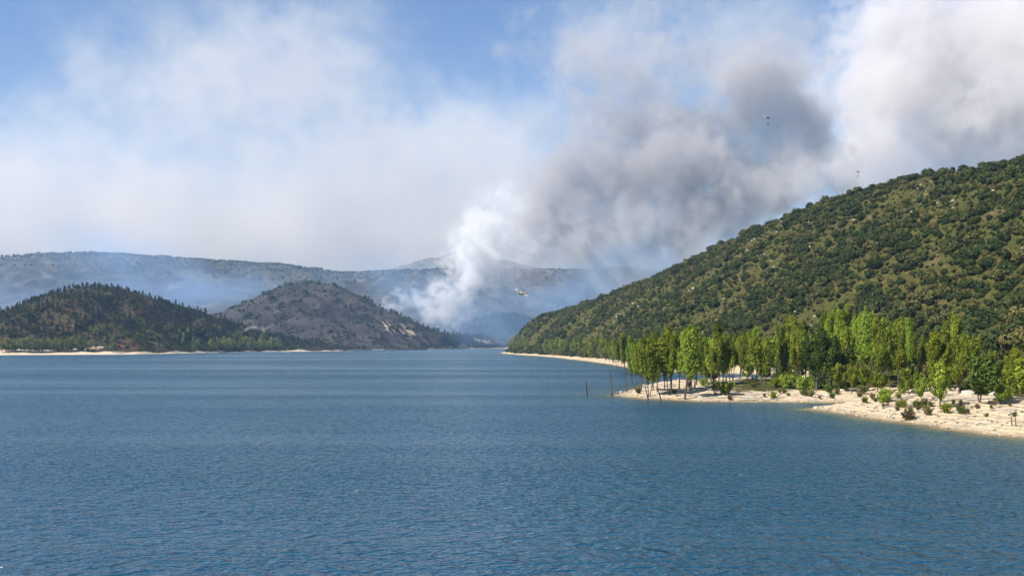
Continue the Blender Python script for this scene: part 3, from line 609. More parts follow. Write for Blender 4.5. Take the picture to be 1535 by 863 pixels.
for px, b, t, k, w in [(1108, 571, 493, 2, .9), (1120, 568, 485, 1, .85), (1128, 573, 497, 5, .85), (1158, 570, 500, 0, .85), (1168, 566, 488, 4, .8), (1200, 570, 484, 2, .9), (1112, 567, 500, 4, .8), (1214, 569, 492, 0, .9), (1134, 571, 486, 4, .9), (1174, 570, 480, 5, .9), (1190, 568, 476, 1, .8), (1208, 572, 478, 4, .9)]:
    tree_px('poplar_tree', POP[k], px, b, t, L2, G2, w)
tree_px('poplar_tree', POP[3], 1143, 578, 490, 'wide fan shaped poplar with leaning pale stems on the spit', G2, 1.25)
tree_px('poplar_tree', POPY[0], 1184, 567, 466, 'yellow green poplar with open crown behind the spit', G2, 1.0)
tree_px('poplar_tree', POPY[1], 1197, 573, 492, 'smaller yellow green poplar leaning out beside the dark one', G2, .9)
tree_px('poplar_tree', POPD[0], 1224, 584, 483, 'broad dark green poplar with leaves down to the ground', G2, 1.1)
tree_px('poplar_tree', POPD[1], 1246, 580, 492, 'bushy dark green poplar beside the pale boulders', G2, 1.1)
# the thicket at the foot of the hill
G3 = 'poplars in the thicket at the foot of the hill'; L3 = 'tall green poplar in the dense thicket below the shrubby hill'
for px, b, t, k, w in [(1236, 566, 462, 4, .7), (1262, 567, 440, 1, .75), (1254, 572, 470, 0, .9), (1272, 570, 474, 3, 1.0), (1284, 573, 462, 2, .9), (1297, 570, 468, 5, .9), (1309, 574, 455, 0, .95), (1318, 568, 462, 3, .9), (1331, 573, 476, 1, .9),
                       (1343, 568, 468, 2, .85), (1366, 568, 472, 4, .75), (1318, 582, 505, 0, .9), (1378, 572, 492, 0, .9), (1440, 568, 459, 2, .8), (1455, 572, 488, 3, .9), (1248, 570, 456, 5, .8), (1268, 575, 462, 4, .9), (1325, 577, 470, 5, .9), (1349, 576, 478, 1, .9), (1418, 572, 478, 4, .8)]:
    tree_px('poplar_tree', POP[k], px, b, t, L3, G3, w)
G4 = 'young trees on the sandy bank'
tree_px('young_tree', POPY[1], 1276, 589, 540, 'small yellow green tree with a thin trunk alone on the sand', G4, 1.15, tilt=.05)
tree_px('young_tree', YNG[0], 1297, 584, 543, 'small bushy green tree touching the little yellow one', G4, 1.05)
tree_px('young_tree', POPY[0], 1347, 582, 518, 'yellowish spreading tree at the back of the sandy bank', G4, 1.25)
tree_px('young_tree', YNG[1], 1381, 601, 562, 'thin little tree between two yellowish trees on the sand', G4, .95)
tree_px('young_tree', POPY[0], 1403, 592, 491, 'tall yellow green tree with visible branches above the sandy bank', G4, 1.0)
tree_px('young_tree', YNG[0], 1409, 610, 535, 'green young tree with slanted dark trunk low on the sand', G4, .95)
tree_px('young_tree', YNG[2], 1468, 603, 520, 'dense dark green young tree beside the pale boulders', G4, 1.15)
tree_px('young_tree', YNG[1], 1503, 607, 572, 'low green sapling casting a long shadow on bare sand', G4, 1.2)
tree_px('young_tree', YNG[0], 1530, 600, 530, 'green young tree behind the two wooden posts', G4, 1.2)
tree_px('young_tree', POP[2], 1490, 585, 520, 'leafy poplar close behind the dense dark young tree', G4, 1.1)
tree_px('young_tree', YNG[0], 1362, 592, 548, 'bushy young green tree standing close to a driftwood pile', G4, 1.2)
tree_px('young_tree', POPY[1], 1436, 590, 520, 'slender yellow green tree rising behind the largest pale boulder', G4, 1.0)
tree_px('young_tree', POPY[0], 1520, 592, 516, 'tall yellow green tree with loose crown behind the wooden posts', G4, 1.1)
tree_px('young_tree', YNG[1], 1316, 588, 552, 'low spreading green sapling at the edge of the poplar thicket', G4, 1.3)
tree_px('young_tree', YNG[0], 1258, 586, 540, 'small round green tree growing beside the cove boulders', G4, 1.2)
# low growth under the poplars
def undergrowth():
    r = np.random.default_rng(55)
    for i in range(34):
        px = r.uniform(1040, 1500); b = np.interp(px, [1040, 1200, 1260, 1400, 1500], [573, 571, 576, 583, 588]) + r.uniform(-6, 3)
        tree_px('thicket_bush', YNG[i % 3] if i % 4 else POPD[i % 3], px, b, b - r.uniform(12, 30), 'leafy bush growing between the poplar trunks at the foot of the hill', 'bushes between the poplars', 1.3, cat='bush')
undergrowth()
# trees along the shore farther off
G5 = 'trees on the far part of the right shore'
for px, b, t, k, w in [(767, 524, 506, 0, 1.2), (774, 526, 502, 1, 1.2), (782, 527, 504, 0, 1.3), (790, 528, 508, 2, 1.1)]:
    tree_px('shore_tree', SOFT[k], px, b, t, 'rounded light green tree in the clump at the far point', G5, w)
for i, px in enumerate(np.linspace(822, 932, 19)):
    b = np.interp(px, [820, 870, 900, 935], [530, 535, 539, 546]) + random.uniform(-1.5, 1.0); t = b - np.interp(px, [820, 935], [23, 34]) * random.uniform(.8, 1.15)
    tree_px('shore_tree', (SOFT + POP[:3])[[0, 4, 2, 5, 1, 3, 6][i % 7]], px, b, t, 'slender light green tree in the row below the wooded slope', G5, 1.15 if i % 7 in (0, 4, 5) else 1.0)
for px, b, t, k in [(925, 552, 502, 0), (937, 556, 488, 1), (945, 557, 500, 4), (957, 558, 503, 5), (968, 559, 500, 0), (1135, 559, 503, 2), (1150, 559, 505, 4), (1205, 562, 492, 3)]:
    tree_px('shore_tree', POP[k], px, b, t, 'green poplar on the strip of sand across the inlet', G5, .9)

# ------------------------------------------------------------------ left shore trees
def left_shore():
    r = np.random.default_rng(43); G = 'trees along the left shore'
    xs = np.concatenate([np.arange(2, 122, 5.6), np.arange(318, 372, 5.2), np.arange(372, 478, 4.6), np.arange(478, 548, 6.5)])
    for i, px in enumerate(xs + r.normal(0, 1.4, len(xs))):
        base = np.interp(px, [0, 120, 330, 400, 480, 560], [528, 527, 526, 525, 523, 521.5]) + r.uniform(-2.5, .6); hpx = np.interp(px, [0, 120, 330, 480, 560], [17, 19, 18, 14, 9]) * r.uniform(.7, 1.2)
        m = SOFT[[0, 2, 1, 0, 2][i % 5]]
        lab = 'pale green round tree on the beach below the darkest pine slope' if px < 130 else 'pale green tree in the long thicket beside the narrow end of the lake'
        tree_px('shore_tree', m, px, base, base - hpx, lab, G, r.uniform(.95, 1.25), land='l')
    for px, b, t, lab in [(169, 529, 512, 'lone dark green tree standing on the beach across the lake')]: tree_px('shore_tree', SOFT[3], px, b, t, lab, G, 1.1, land='l')
    for px, b, t in [(289, 528, 513), (294, 528, 511)]: tree_px('shore_tree', SOFT[3], px, b, t, 'narrow dark tree on the beach beside the thicket', G, .55, land='l')
    for k in range(70):
        px, b = r.uniform(120, 400), 0; b = np.interp(px, [120, 250, 400], [512, 508, 514]) + r.uniform(-14, 10)
        tree_px('hill_tree', SOFT[[3, 0, 3, 1][k % 4]], px, b, b - r.uniform(8, 13), 'small rounded green tree among the pines above the beach', 'broadleaf trees above the left beach', r.uniform(.9, 1.2), land='l')
    for px in (497, 506, 515, 528, 540, 556, 573, 583, 590, 607, 618, 629, 640):
        b = np.interp(px, [490, 640], [522, 521]); tree_px('shore_tree', SOFT[3], px + r.normal(0, 1), b, b - r.uniform(6, 12), 'small dark tree on the low sandy point at the lake end', G, .9, land='l' if px < 600 else 'b')
left_shore()

# ------------------------------------------------------------------ bushes, dead wood, stones on the sand
def bushes():
    pts = [(1055, 579, 13, 0), (1072, 585, 16, 0), (1087, 592, 22, 0), (1163, 580, 17, 0), (1180, 581, 22, 0), (1206, 584, 24, 0), (1231, 582, 17, 1), (1243, 588, 13, 1), (1327, 604, 22, 0), (1353, 590, 14, 0), (1362, 630, 22, 2), (1391, 622, 14, 2), (1418, 620, 16, 0),
           (1440, 616, 14, 2), (1312, 603, 9, 2), (957, 590, 10, 2), (1345, 615, 8, 2), (1465, 614, 8, 2), (1500, 585, 20, 0), (1516, 592, 18, 0), (1130, 580, 9, 2), (1010, 590, 7, 2), (1094, 600, 9, 2), (1256, 585, 12, 1)]
    cols = [M_POP, M_POPD, leaf_material('dry_grass', (.09, .08, .03), (.24, .20, .08), trans=.2)]
    labs = ['leafy green bush on the pale sand of the right bank', 'grey green bush on the pale sand of the right bank', 'small dry yellowish tuft on the pale sand']
    names = ['sand_bush', 'sand_bush', 'grass_tuft']
    r = np.random.default_rng(77); meshes = []
    for k, m in enumerate(cols):
        for v in range(2):
            # upright twigs fanning from the root
            c, nn, T = [], [], []
            for s in range(26):
                a = r.uniform(0, 6.283); lean = r.uniform(.05, .75); P = curve(r, (r.normal(0, .12), r.normal(0, .12), 0), (math.cos(a) * lean, math.sin(a) * lean, 1), r.uniform(.6, 1.05), .1, 6, .08)
                n = 26; q = r.uniform(.12, 1, n) * 5; i = np.minimum(q.astype(int), 4); c.append(P[i] + (P[i + 1] - P[i]) * (q - i)[:, None] + r.normal(0, .045, (n, 3))); nn.append(rvec(r, n) + [0, 0, .3]); T.append(np.clip(r.normal(.5, .25, n), 0, 1))
            c, nn, T = np.concatenate(c), np.concatenate(nn), np.concatenate(T); c[:, 2] = np.abs(c[:, 2])
            V, F, T = quads(r, c, nn, r.uniform(.06, .14, len(c)), T, 1.5); meshes.append(mesh_np('sand_bush', V, F, [m], attrs={'tint': T}))
    for _ in range(46):
        px = r.uniform(1030, 1530); b = np.interp(px, [1030, 1200, 1240, 1400, 1530], [588, 590, 592, 612, 622]) + r.uniform(-14, 8); pts.append((px, b, r.uniform(5, 13), int(r.choice([0, 1, 2, 2]))))
    for i, (px, b, h, k) in enumerate(pts):
        p = hit_right(px, b); s = h * p.y / F_PX
        o = ob(names[k], meshes[k * 2 + i % 2], loc=p); o.scale = (s * 1.1, s * 1.1, s); o.rotation_euler.z = i * 1.3; tag(o, labs[k], 'bush' if k < 2 else 'grass tuft', 'bushes on the right sand' if k < 2 else 'dry tufts on the right sand')
bushes()
def dead_wood():
    r = np.random.default_rng(88)
    def pole(px0, b, px1, t, rad, lab, branches=0, mt=M_DEAD):
        v = ray(px0, b); p = on_water(px0, b); g = rz(p.x, p.y)
        if g > 0: p = hit_right(px0, b)
        top = at(px1, t, p.y); L = np.array([top.x - p.x, r.normal(0, .2), top.z - p.z]); h = np.linalg.norm(L); st = np.linspace(0, 1, 7)[:, None] * L[None] + r.normal(0, .02 * h, (7, 3)) * np.linspace(0, 1, 7)[:, None]
        st[0, 2] = min(-.1, -.1 + min(0, g - p.z)); parts = [tube(st, np.linspace(rad, rad * .4, 7), 7)]
        e = ob('dead_trunk', mesh_np('dead_trunk', *parts[0], [mt], smooth=True), loc=p); tag(e, lab, 'dead tree')
        for k in range(branches):
            j = r.integers(3, 6); a = r.uniform(0, 6.28); bm = tube(curve(r, st[j], (math.cos(a), .3 * math.sin(a), r.uniform(.3, 1)), h * r.uniform(.15, .35), .1, 5, .12), np.linspace(rad * .4, rad * .12, 5), 5)
            ob('branch', mesh_np('branch', *bm, [mt], smooth=True), e)
    pole(880, 592, 878, 572, .22, 'short broken dead trunk standing alone in open water', 3)
    pole(918, 594, 915, 552, .13, 'tall thin dead pole rising from the water off the spit', 2)
    pole(916, 594, 916, 588, .14, 'stump barely above water beside the tall thin pole')
    pole(940, 588, 935, 546, .12, 'thin dead trunk upright on the very tip of the spit', 2)
    pole(955, 589, 939, 551, .14, 'dead trunk leaning left over the tip of the spit', 3)
    pole(972, 599, 967, 578, .16, 'dark snag with bent top at the spit shoreline', 2)
    pole(991, 600, 985, 580, .15, 'short dark snag in the shallows before the spit clump', 2)
    pole(1517, 638, 1515, 617, .07, 'crooked dark wooden post on the sand', 3)
    pole(1523, 640, 1521, 614, .06, 'straight thin wooden post on the sand beside the crooked one', 0)
    logs = [(1095, 596, 4.5, .1), (1110, 592, 5.5, .0), (1128, 597, 4.2, -.1), (1140, 591, 6, .05), (1160, 599, 4, .1), (1122, 601, 3.4, 0), (1225, 592, 5, -.9), (1217, 600, 4.5, -.7), (1330, 598, 6, .5), (1345, 601, 6.5, .45), (1362, 598, 5.5, .5), (1376, 604, 5, .5), (1340, 608, 5, .6),
            (1430, 600, 5, .3), (1480, 598, 5.5, -.2), (1495, 602, 5, .2), (1050, 592, 5, 0), (1070, 597, 4, .1), (1510, 603, 5, .3), (1390, 612, 3, .2)]
    for i, (px, b, L, a) in enumerate(logs):
        p = hit_right(px, b); n = 8; P = np.c_[np.linspace(-.5, .5, n) * L * math.cos(a), np.linspace(-.5, .5, n) * L * math.sin(a) * 1.0, np.zeros(n)] + r.normal(0, .05, (n, 3))
        P[:, 2] = [rz(p.x + q[0], p.y + q[1]) - p.z + .08 for q in P]; P[:, 2] = P[:, 2] * .5 + np.linspace(P[0, 2], P[-1, 2], n) * .5
        e = ob('driftwood_log', mesh_np('driftwood_log', *tube(P, np.linspace(.17, .08, n) * r.uniform(.8, 1.3), 7), [M_DRIFT], smooth=True), loc=p)
        tag(e, 'bleached driftwood log lying among others on the spit' if px < 1200 else 'bleached driftwood log lying on the steeper sandy bank', 'log', 'driftwood on the sand')
        for k in range(2):
            j = r.integers(2, 6); ob('branch', mesh_np('branch', *tube(curve(r, P[j], (r.normal(), r.normal(), .8), L * .16, 0, 4, .1), [.05, .04, .03, .015], 5), [M_DRIFT], smooth=True), e)
    lg = [o for o in C.objects if o.name.startswith('driftwood_log')][:5]
    Y = r.uniform(104, 235, 420); X = np.interp(Y, _sy, _sx) + r.uniform(1.5, 24, 420); Z = right_height(X, Y); ok = Z > .3; n = int(ok.sum())
    scatter_stuff('driftwood_litter', lg, np.c_[X, Y, Z][ok], r.uniform(.12, .5, n), r.normal(.3, .6, n), r.integers(0, 5, n), 'broken branches and driftwood litter strewn over the sand')
    # stones
    m, t, b = mat('stone'); c = coords(t); n = t.noise(c, 2.5, 5, .65); t.link(t.mix(n, (.28, .235, .19), (.60, .53, .44)), b.inputs['Base Color']); b.inputs['Roughness'].default_value = .9; bump(t, b, n, .6, .2)
    md, t, b = mat('dark_stone'); c = coords(t); t.link(t.mix(t.noise(c, 2.5, 4), (.05, .042, .036), (.16, .135, .11)), b.inputs['Base Color']); b.inputs['Roughness'].default_value = .9
    import bmesh
    def rock(seed, mt):
        rr = np.random.default_rng(seed); bm = bmesh.new(); bmesh.ops.create_icosphere(bm, subdivisions=2, radius=1); d = rvec(rr, 9); w = rr.uniform(.55, .95, 9)
        for v in bm.verts:
            q = np.array(v.co); q = q * min(1.0, min(w[i] / max(q @ d[i], 1e-3) for i in range(9) if q @ d[i] > .3) if (d @ q > .3).any() else 1); q[2] *= .65; v.co = q
        me = bpy.data.meshes.new('rock'); bm.to_mesh(me); bm.free(); me.materials.append(mt); return me
    RK = [rock(900 + i, m) for i in range(3)]; RD = [rock(910 + i, md) for i in range(2)]
    first = []
    for i, (px, b, w) in enumerate([(1452, 592, 26), (1438, 585, 14), (1425, 590, 10), (1262, 586, 12), (1250, 590, 9), (1240, 593, 11), (1280, 595, 7), (1372, 588, 14), (1358, 584, 10), (1330, 588, 9), (1490, 592, 16), (1518, 585, 12), (1200, 588, 9), (1216, 587, 10), (1190, 592, 7)]):
        p = hit_right(px, b); s = w * .5 * p.y / F_PX; o = ob('boulder', RK[i % 3], loc=p); o.scale = (s, s, s); o.rotation_euler = (0, 0, i * 1.7); first.append(o)
        tag(o, ['largest pale boulder on the sandy bank, left of the dense young tree', 'pale rounded boulder among the trees along the sandy bank'][i > 0].replace('left of', 'beside'), 'boulder', 'pale boulders on the bank')
    dk = []
    for i, (px, b, w) in enumerate([(1318, 632, 4), (1301, 628, 3.5)]):
        p = hit_right(px, b - 1); s = w * .5 * p.y / F_PX; o = ob('shore_stone', RD[i], loc=p); o.scale = (s,) * 3; tag(o, 'small dark stone at the edge of the water on the sandy point', 'stone', 'dark stones at the edge'); dk.append(o)
    Y = r.uniform(100, 300, 1500); X = np.interp(Y, _sy, _sx) + np.abs(r.normal(0, 9, 1500)) + .3; Z = right_height(X, Y); ok = Z > .02
    scatter_stuff('shore_pebbles', dk + first[:3], np.c_[X, Y, Z][ok], r.uniform(.06, .26, ok.sum()) * (1 + (r.random(ok.sum()) < .06)), r.uniform(0, 6.28, ok.sum()), r.integers(0, 5, ok.sum()), 'dark stones and litter scattered over the sand')
    Y = r.uniform(200, 800, 700); f = interp(FOOT, Y); X = f + (interp(RIDGE, Y) - f) * r.uniform(.15, 1.0, 700); op = samp(_gn, X + 800, Y + 300, 1.7) + .45 * samp(_gm, X, Y + 77, 2.3); ok = op > .35; X, Y = X[ok], Y[ok]; Z = right_height(X, Y)
    scatter_stuff('hill_rocks', first[:3], np.c_[X, Y, Z], r.uniform(.3, 1.0, len(X)), r.uniform(0, 6.28, len(X)), r.integers(0, 3, len(X)), 'pale rocks showing between the shrubs on the hill')
dead_wood()

# ------------------------------------------------------------------ aircraft
def paint(name, col, rough=.4, metal=0.0):
    m, t, b = mat(name); c = coords(t); t.link(t.mix(t.noise(c, 1.5, 4), tuple(v * .85 for v in col), col), b.inputs['Base Color']); b.inputs['Roughness'].default_value = rough; b.inputs['Metallic'].default_value = metal; return m
M_WHITE, M_RED, M_BLACK, M_GREYM, M_GLASS = paint('white_paint', (.82, .82, .80)), paint('red_orange_paint', (.42, .085, .02)), paint('black_rubber', (.02, .02, .022), .7), paint('grey_metal', (.22, .23, .25), .35, .5), paint('cockpit_glass', (.02, .03, .04), .08)
M_YEL, M_DARK = paint('yellow_paint', (.75, .43, .03)), paint('dark_green_paint', (.03, .035, .03))
def loft(secs, sides=12):
    """secs: (x, z, half width, half height) along x"""
    th = np.linspace(0, 2 * np.pi, sides, endpoint=False); V = np.concatenate([np.c_[np.full(sides, x), np.cos(th) * w, z + np.sin(th) * h] for x, z, w, h in secs]); n = len(secs)
    F = [(i * sides + j, (i + 1) * sides + j, (i + 1) * sides + (j + 1) % sides, i * sides + (j + 1) % sides) for i in range(n - 1) for j in range(sides)]
    return V, np.array(F)
def slab(p, thick):
    """flat polygon of four corners (x, y, z) with thickness along z (or y when upright)"""
    p = np.array(p, float); up = np.array([0, 0, thick / 2]) if np.ptp(p[:, 2]) < np.ptp(p[:, 1]) + 1e-6 else np.array([0, thick / 2, 0])
    V = np.concatenate([p - up, p + up]); return V, np.array([(3, 2, 1, 0), (4, 5, 6, 7), (0, 1, 5, 4), (1, 2, 6, 5), (2, 3, 7, 6), (3, 0, 4, 7)])
def part(name, geo, m, parent, sm=False): return ob(name, mesh_np(name, *geo, [m], smooth=sm), parent)
def water_bomber():
    p = at(782, 440.5, 1420); e = ob('seaplane', None, loc=p)
    f = part('fuselage', loft([(-9.9, 1.2, .05, .1), (-9, 1.1, .5, .7), (-4, .4, .95, 1.1), (0, 0, 1.25, 1.5), (5, -.1, 1.25, 1.5), (8, -.1, 1.05, 1.2), (9.6, -.3, .55, .6), (10, -.35, .05, .06)]), M_YEL, e, True)
    part('hull_stripe', loft([(-7, .3, .72, .5), (-2, -.85, 1.05, .7), (5, -1.05, 1.1, .62), (9, -.8, .6, .4)]), M_RED, f, True); part('cockpit', loft([(6.2, .95, .8, .5), (7.6, .8, .8, .45), (8.3, .5, .5, .3)]), M_GLASS, f, True)
    for s in (-1, 1):
        w = part('wing', slab([(3.2, 0, 1.75), (3.0, s * 14.3, 1.9), (.2, s * 14.3, 1.9), (-.6, 0, 1.75)], .38), M_WHITE, e)
        part('wing_tip', slab([(3.05, s * 12.6, 1.9), (3.05, s * 14.5, 1.92), (.1, s * 14.5, 1.92), (.1, s * 12.6, 1.9)], .44), M_RED, w)
        g = loft([(-1.2, 1.9, .3, .3), (1, 2.1, .62, .7), (4.6, 2.1, .6, .66), (5.1, 2.1, .25, .3)]); g[0][:, 1] += s * 4.6; en = part('engine', g, M_YEL, e, True)
        for k in range(4):
            a = k * math.pi / 2 + .4; bl = [(5.15, s * 4.6 + .12 * math.sin(a), 2.1 - .12 * math.cos(a)), (5.15, s * 4.6 + 1.9 * math.cos(a) + .1 * math.sin(a), 2.1 + 1.9 * math.sin(a) - .1 * math.cos(a)), (5.25, s * 4.6 + 1.9 * math.cos(a) - .1 * math.sin(a), 2.1 + 1.9 * math.sin(a) + .1 * math.cos(a)), (5.25, s * 4.6 - .12 * math.sin(a), 2.1 + .12 * math.cos(a))]
            V = np.array(bl); V = np.concatenate([V, V + [.06, 0, 0]]); part('propeller_blade', (V, np.array([(3, 2, 1, 0), (4, 5, 6, 7), (0, 1, 5, 4), (1, 2, 6, 5), (2, 3, 7, 6), (3, 0, 4, 7)])), M_BLACK, en)
        g = loft([(-.6, 0, .05, .1), (.6, -.05, .35, .4), (2.8, 0, .3, .35), (3.4, .1, .05, .05)]); g[0][:, 1] += s * 11.6; g[0][:, 2] += .5; fl = part('wing_float', g, M_YEL, e, True)
        part('float_strut', tube([(1.4, s * 11.6, .7), (1.4, s * 11.6, 1.8)], [.14, .14], 6), M_WHITE, fl)
        part('tailplane', slab([(-7.2, 0, 3.0), (-7.6, s * 5.3, 3.05), (-9.5, s * 5.3, 3.05), (-9.7, 0, 3.0)], .22), M_RED, e)
    part('tail_fin', slab([(-6.6, 0, 1.2), (-8.2, 0, 5.6), (-10.3, 0, 5.6), (-9.8, 0, 1.2)], .3), M_RED, e)
    e.rotation_euler = (Matrix.Rotation(R(-124), 3, 'Z') @ Matrix.Rotation(R(-8), 3, 'Y') @ Matrix.Rotation(R(-27), 3, 'X')).to_euler()
    tag(e, 'yellow, white and red firefighting seaplane banking in front of the hazy ridge', 'plane')
water_bomber()
def helicopter(px, py, D, yaw, lab, blab, colr):
    p = at(px, py, D); e = ob('helicopter', None, loc=p); e.rotation_euler = (0, R(6), yaw)
    f = part('fuselage', loft([(-2.6, .2, .15, .2), (-1.6, .1, .75, .8), (.5, 0, 1.0, 1.1), (2.0, -.1, .9, .95), (3.0, -.35, .45, .5), (3.2, -.4, .05, .05)]), colr, e, True)
    part('windscreen', loft([(1.9, .15, .8, .7), (2.7, -.05, .6, .55), (3.12, -.2, .25, .25)]), M_GLASS, f, True)
    tb = part('tail_boom', loft([(-7.6, .75, .12, .14), (-5, .55, .2, .24), (-2.2, .35, .4, .45)]), M_WHITE, e, True); part('tail_fin', slab([(-6.9, 0, .7), (-7.6, 0, 2.1), (-8.2, 0, 2.1), (-7.7, 0, .6)], .12), M_WHITE, tb)
    part('rotor_mast', tube([(0, 0, .9), (0, 0, 1.9)], [.16, .12], 8), M_GREYM, e)
    for k in range(3):
        a = k * 2.0944 + 2.9; u, v = np.array([math.cos(a), math.sin(a), 0]), np.array([-math.sin(a), math.cos(a), 0]); z = np.array([0, 0, 1.85])
        part('rotor_blade', slab([u * .2 - v * .2 + z, u * 5.4 - v * .2 + z, u * 5.4 + v * .2 + z, u * .2 + v * .2 + z], .07), M_WHITE, e)
    for s in (-1, 1):
        sk = part('skid', tube([(-1.9, s * .95, -1.65), (1.8, s * .95, -1.65), (2.3, s * .95, -1.45)], [.06] * 3, 6), M_BLACK, e)
        for x in (-1, 1): part('skid_strut', tube([(x, s * .55, -.8), (x, s * .95, -1.65)], [.05, .05], 5), M_BLACK, sk)
    tag(e, lab, 'helicopter')
    b = ob('water_bucket', None, loc=p - Vector((0, 0, 8.2)))
    part('bucket', loft([(-1.2, 0, .55, .55), (-.9, 0, .85, .85), (.9, 0, 1.0, 1.0), (1.0, 0, .9, .9)]), M_DARK, b, True).rotation_euler = (0, -math.pi / 2, 0)
    for k in range(4): part('sling', tube([(.9 * math.cos(k * 1.57), .9 * math.sin(k * 1.57), .95), (0, 0, 3.0)], [.04, .04], 4), M_BLACK, b)
    part('cable', tube([(0, 0, 3.0), (0, 0, 7.1)], [.05, .05], 5), M_BLACK, b); tag(b, blab, 'bucket')
helicopter(1151, 176.5, 1350, R(20), 'helicopter flying high in front of the darkest grey smoke', 'water bucket slung below the helicopter before the dark smoke', M_DARK)
helicopter(1286, 257.5, 1750, R(25), 'tiny helicopter low over the crest of the shrubby hill', 'water bucket slung below the helicopter close over the hill crest', M_DARK)

# ------------------------------------------------------------------ small house, jetties and boats of the left shore
def house():
    p = left.hit(551, 521.5); e = ob('lake_house', None, loc=p); k = p.y / F_PX; w, d, h = 15 * k * .5, 7, 6 * k
    m1 = paint('ochre_render', (.55, .40, .20), .9); m2 = paint('roof_tile', (.30, .13, .07), .9); z0 = -.6
    def bx(x0, x1, y0, y1, a, b): return (np.array([(x, y, z) for z in (a, b) for x, y in ((x0, y0), (x1, y0), (x1, y1), (x0, y1))], float), np.array([(3, 2, 1, 0), (4, 5, 6, 7), (0, 1, 5, 4), (1, 2, 6, 5), (2, 3, 7, 6), (3, 0, 4, 7)]))
    wl = part('wall', bx(-w, w, -d / 2, d / 2, z0, h), m1, e)
    V = np.array([(-w - .4, -d / 2 - .4, h), (w + .4, -d / 2 - .4, h), (w + .4, d / 2 + .4, h), (-w - .4, d / 2 + .4, h), (-w - .4, 0, h + 2.2), (w + .4, 0, h + 2.2)]); rf = part('roof', (V, np.array([(0, 1, 5, 4), (2, 3, 4, 5), (3, 2, 1, 0), (1, 2, 5, 5), (3, 0, 4, 4)])[:3]), m2, e)
    part('gable', (V[[1, 2, 5]] * [.96, .95, .99] , np.array([(0, 1, 2)])), m1, wl); part('gable', (V[[3, 0, 4]] * [.96, .95, .99], np.array([(0, 1, 2)])), m1, wl)
    part('chimney', bx(w * .4, w * .4 + .8, -.4, .4, h + 1.2, h + 3.2), m1, rf)
    for x in (-w * .6, 0, w * .6):
        wn = part('window' if x else 'door', bx(x - .6, x + .6, -d / 2 - .06, -d / 2 + .05, h * .3 if x else z0, h * .72), M_GLASS if x else M_DARK, e)
    tag(e, 'small ochre house with tiled roof on the low point across the lake', 'house')
    mc = paint('pale_concrete', (.60, .56, .49), .9)
    for px0, px1, b, lab in [(558, 576, 523.5, 'long pale concrete jetty beside the small ochre house'), (398, 416, 526.5, 'broad pale concrete slipway beside the pale green thicket'), (426, 436, 527, 'short pale landing stage beside the moored boats')]:
        q = on_water(.5 * (px0 + px1), b + 1.5); kk = q.y / F_PX; hw = (px1 - px0) * kk / 2; j = ob('jetty', None, loc=(q.x, q.y, 0)); part('deck', bx(-hw, hw, -3, 5, 1.2, 1.9), mc, j)
        for s in np.linspace(-.85, .85, 5): part('pile', bx(hw * s - .3, hw * s + .3, -2.6, -2.0, -5, 1.2), mc, j)
        tag(j, lab, 'jetty')
    for px, b, L, lab in [(447, 526, 8.5, 'white motorboat moored by the thicket at the left shore'), (471, 525.5, 7, 'small white boat moored beside the grassy flat'), (582, 528.5, 6, 'small white boat out on open water')]:
        q = on_water(px, b); bt = ob('motor_boat', None, loc=(q.x, q.y, 0)); hull = loft([(-L / 2, .45, 1.1, .6), (0, .45, 1.25, .7), (L * .3, .55, .9, .65), (L / 2, .85, .08, .2)], 10); part('hull', hull, M_WHITE, bt, True)
        part('cabin', bx(-L * .18, L * .12, -.8, .8, .8, 2.1), M_WHITE, bt); part('windscreen', bx(L * .121, L * .15, -.75, .75, 1.2, 2.0), M_GLASS, bt); part('engine', bx(-L / 2 - .5, -L / 2, -.3, .3, .2, 1.3), M_BLACK, bt); bt.rotation_euler.z = .3 + px
        tag(bt, lab, 'boat')
house()

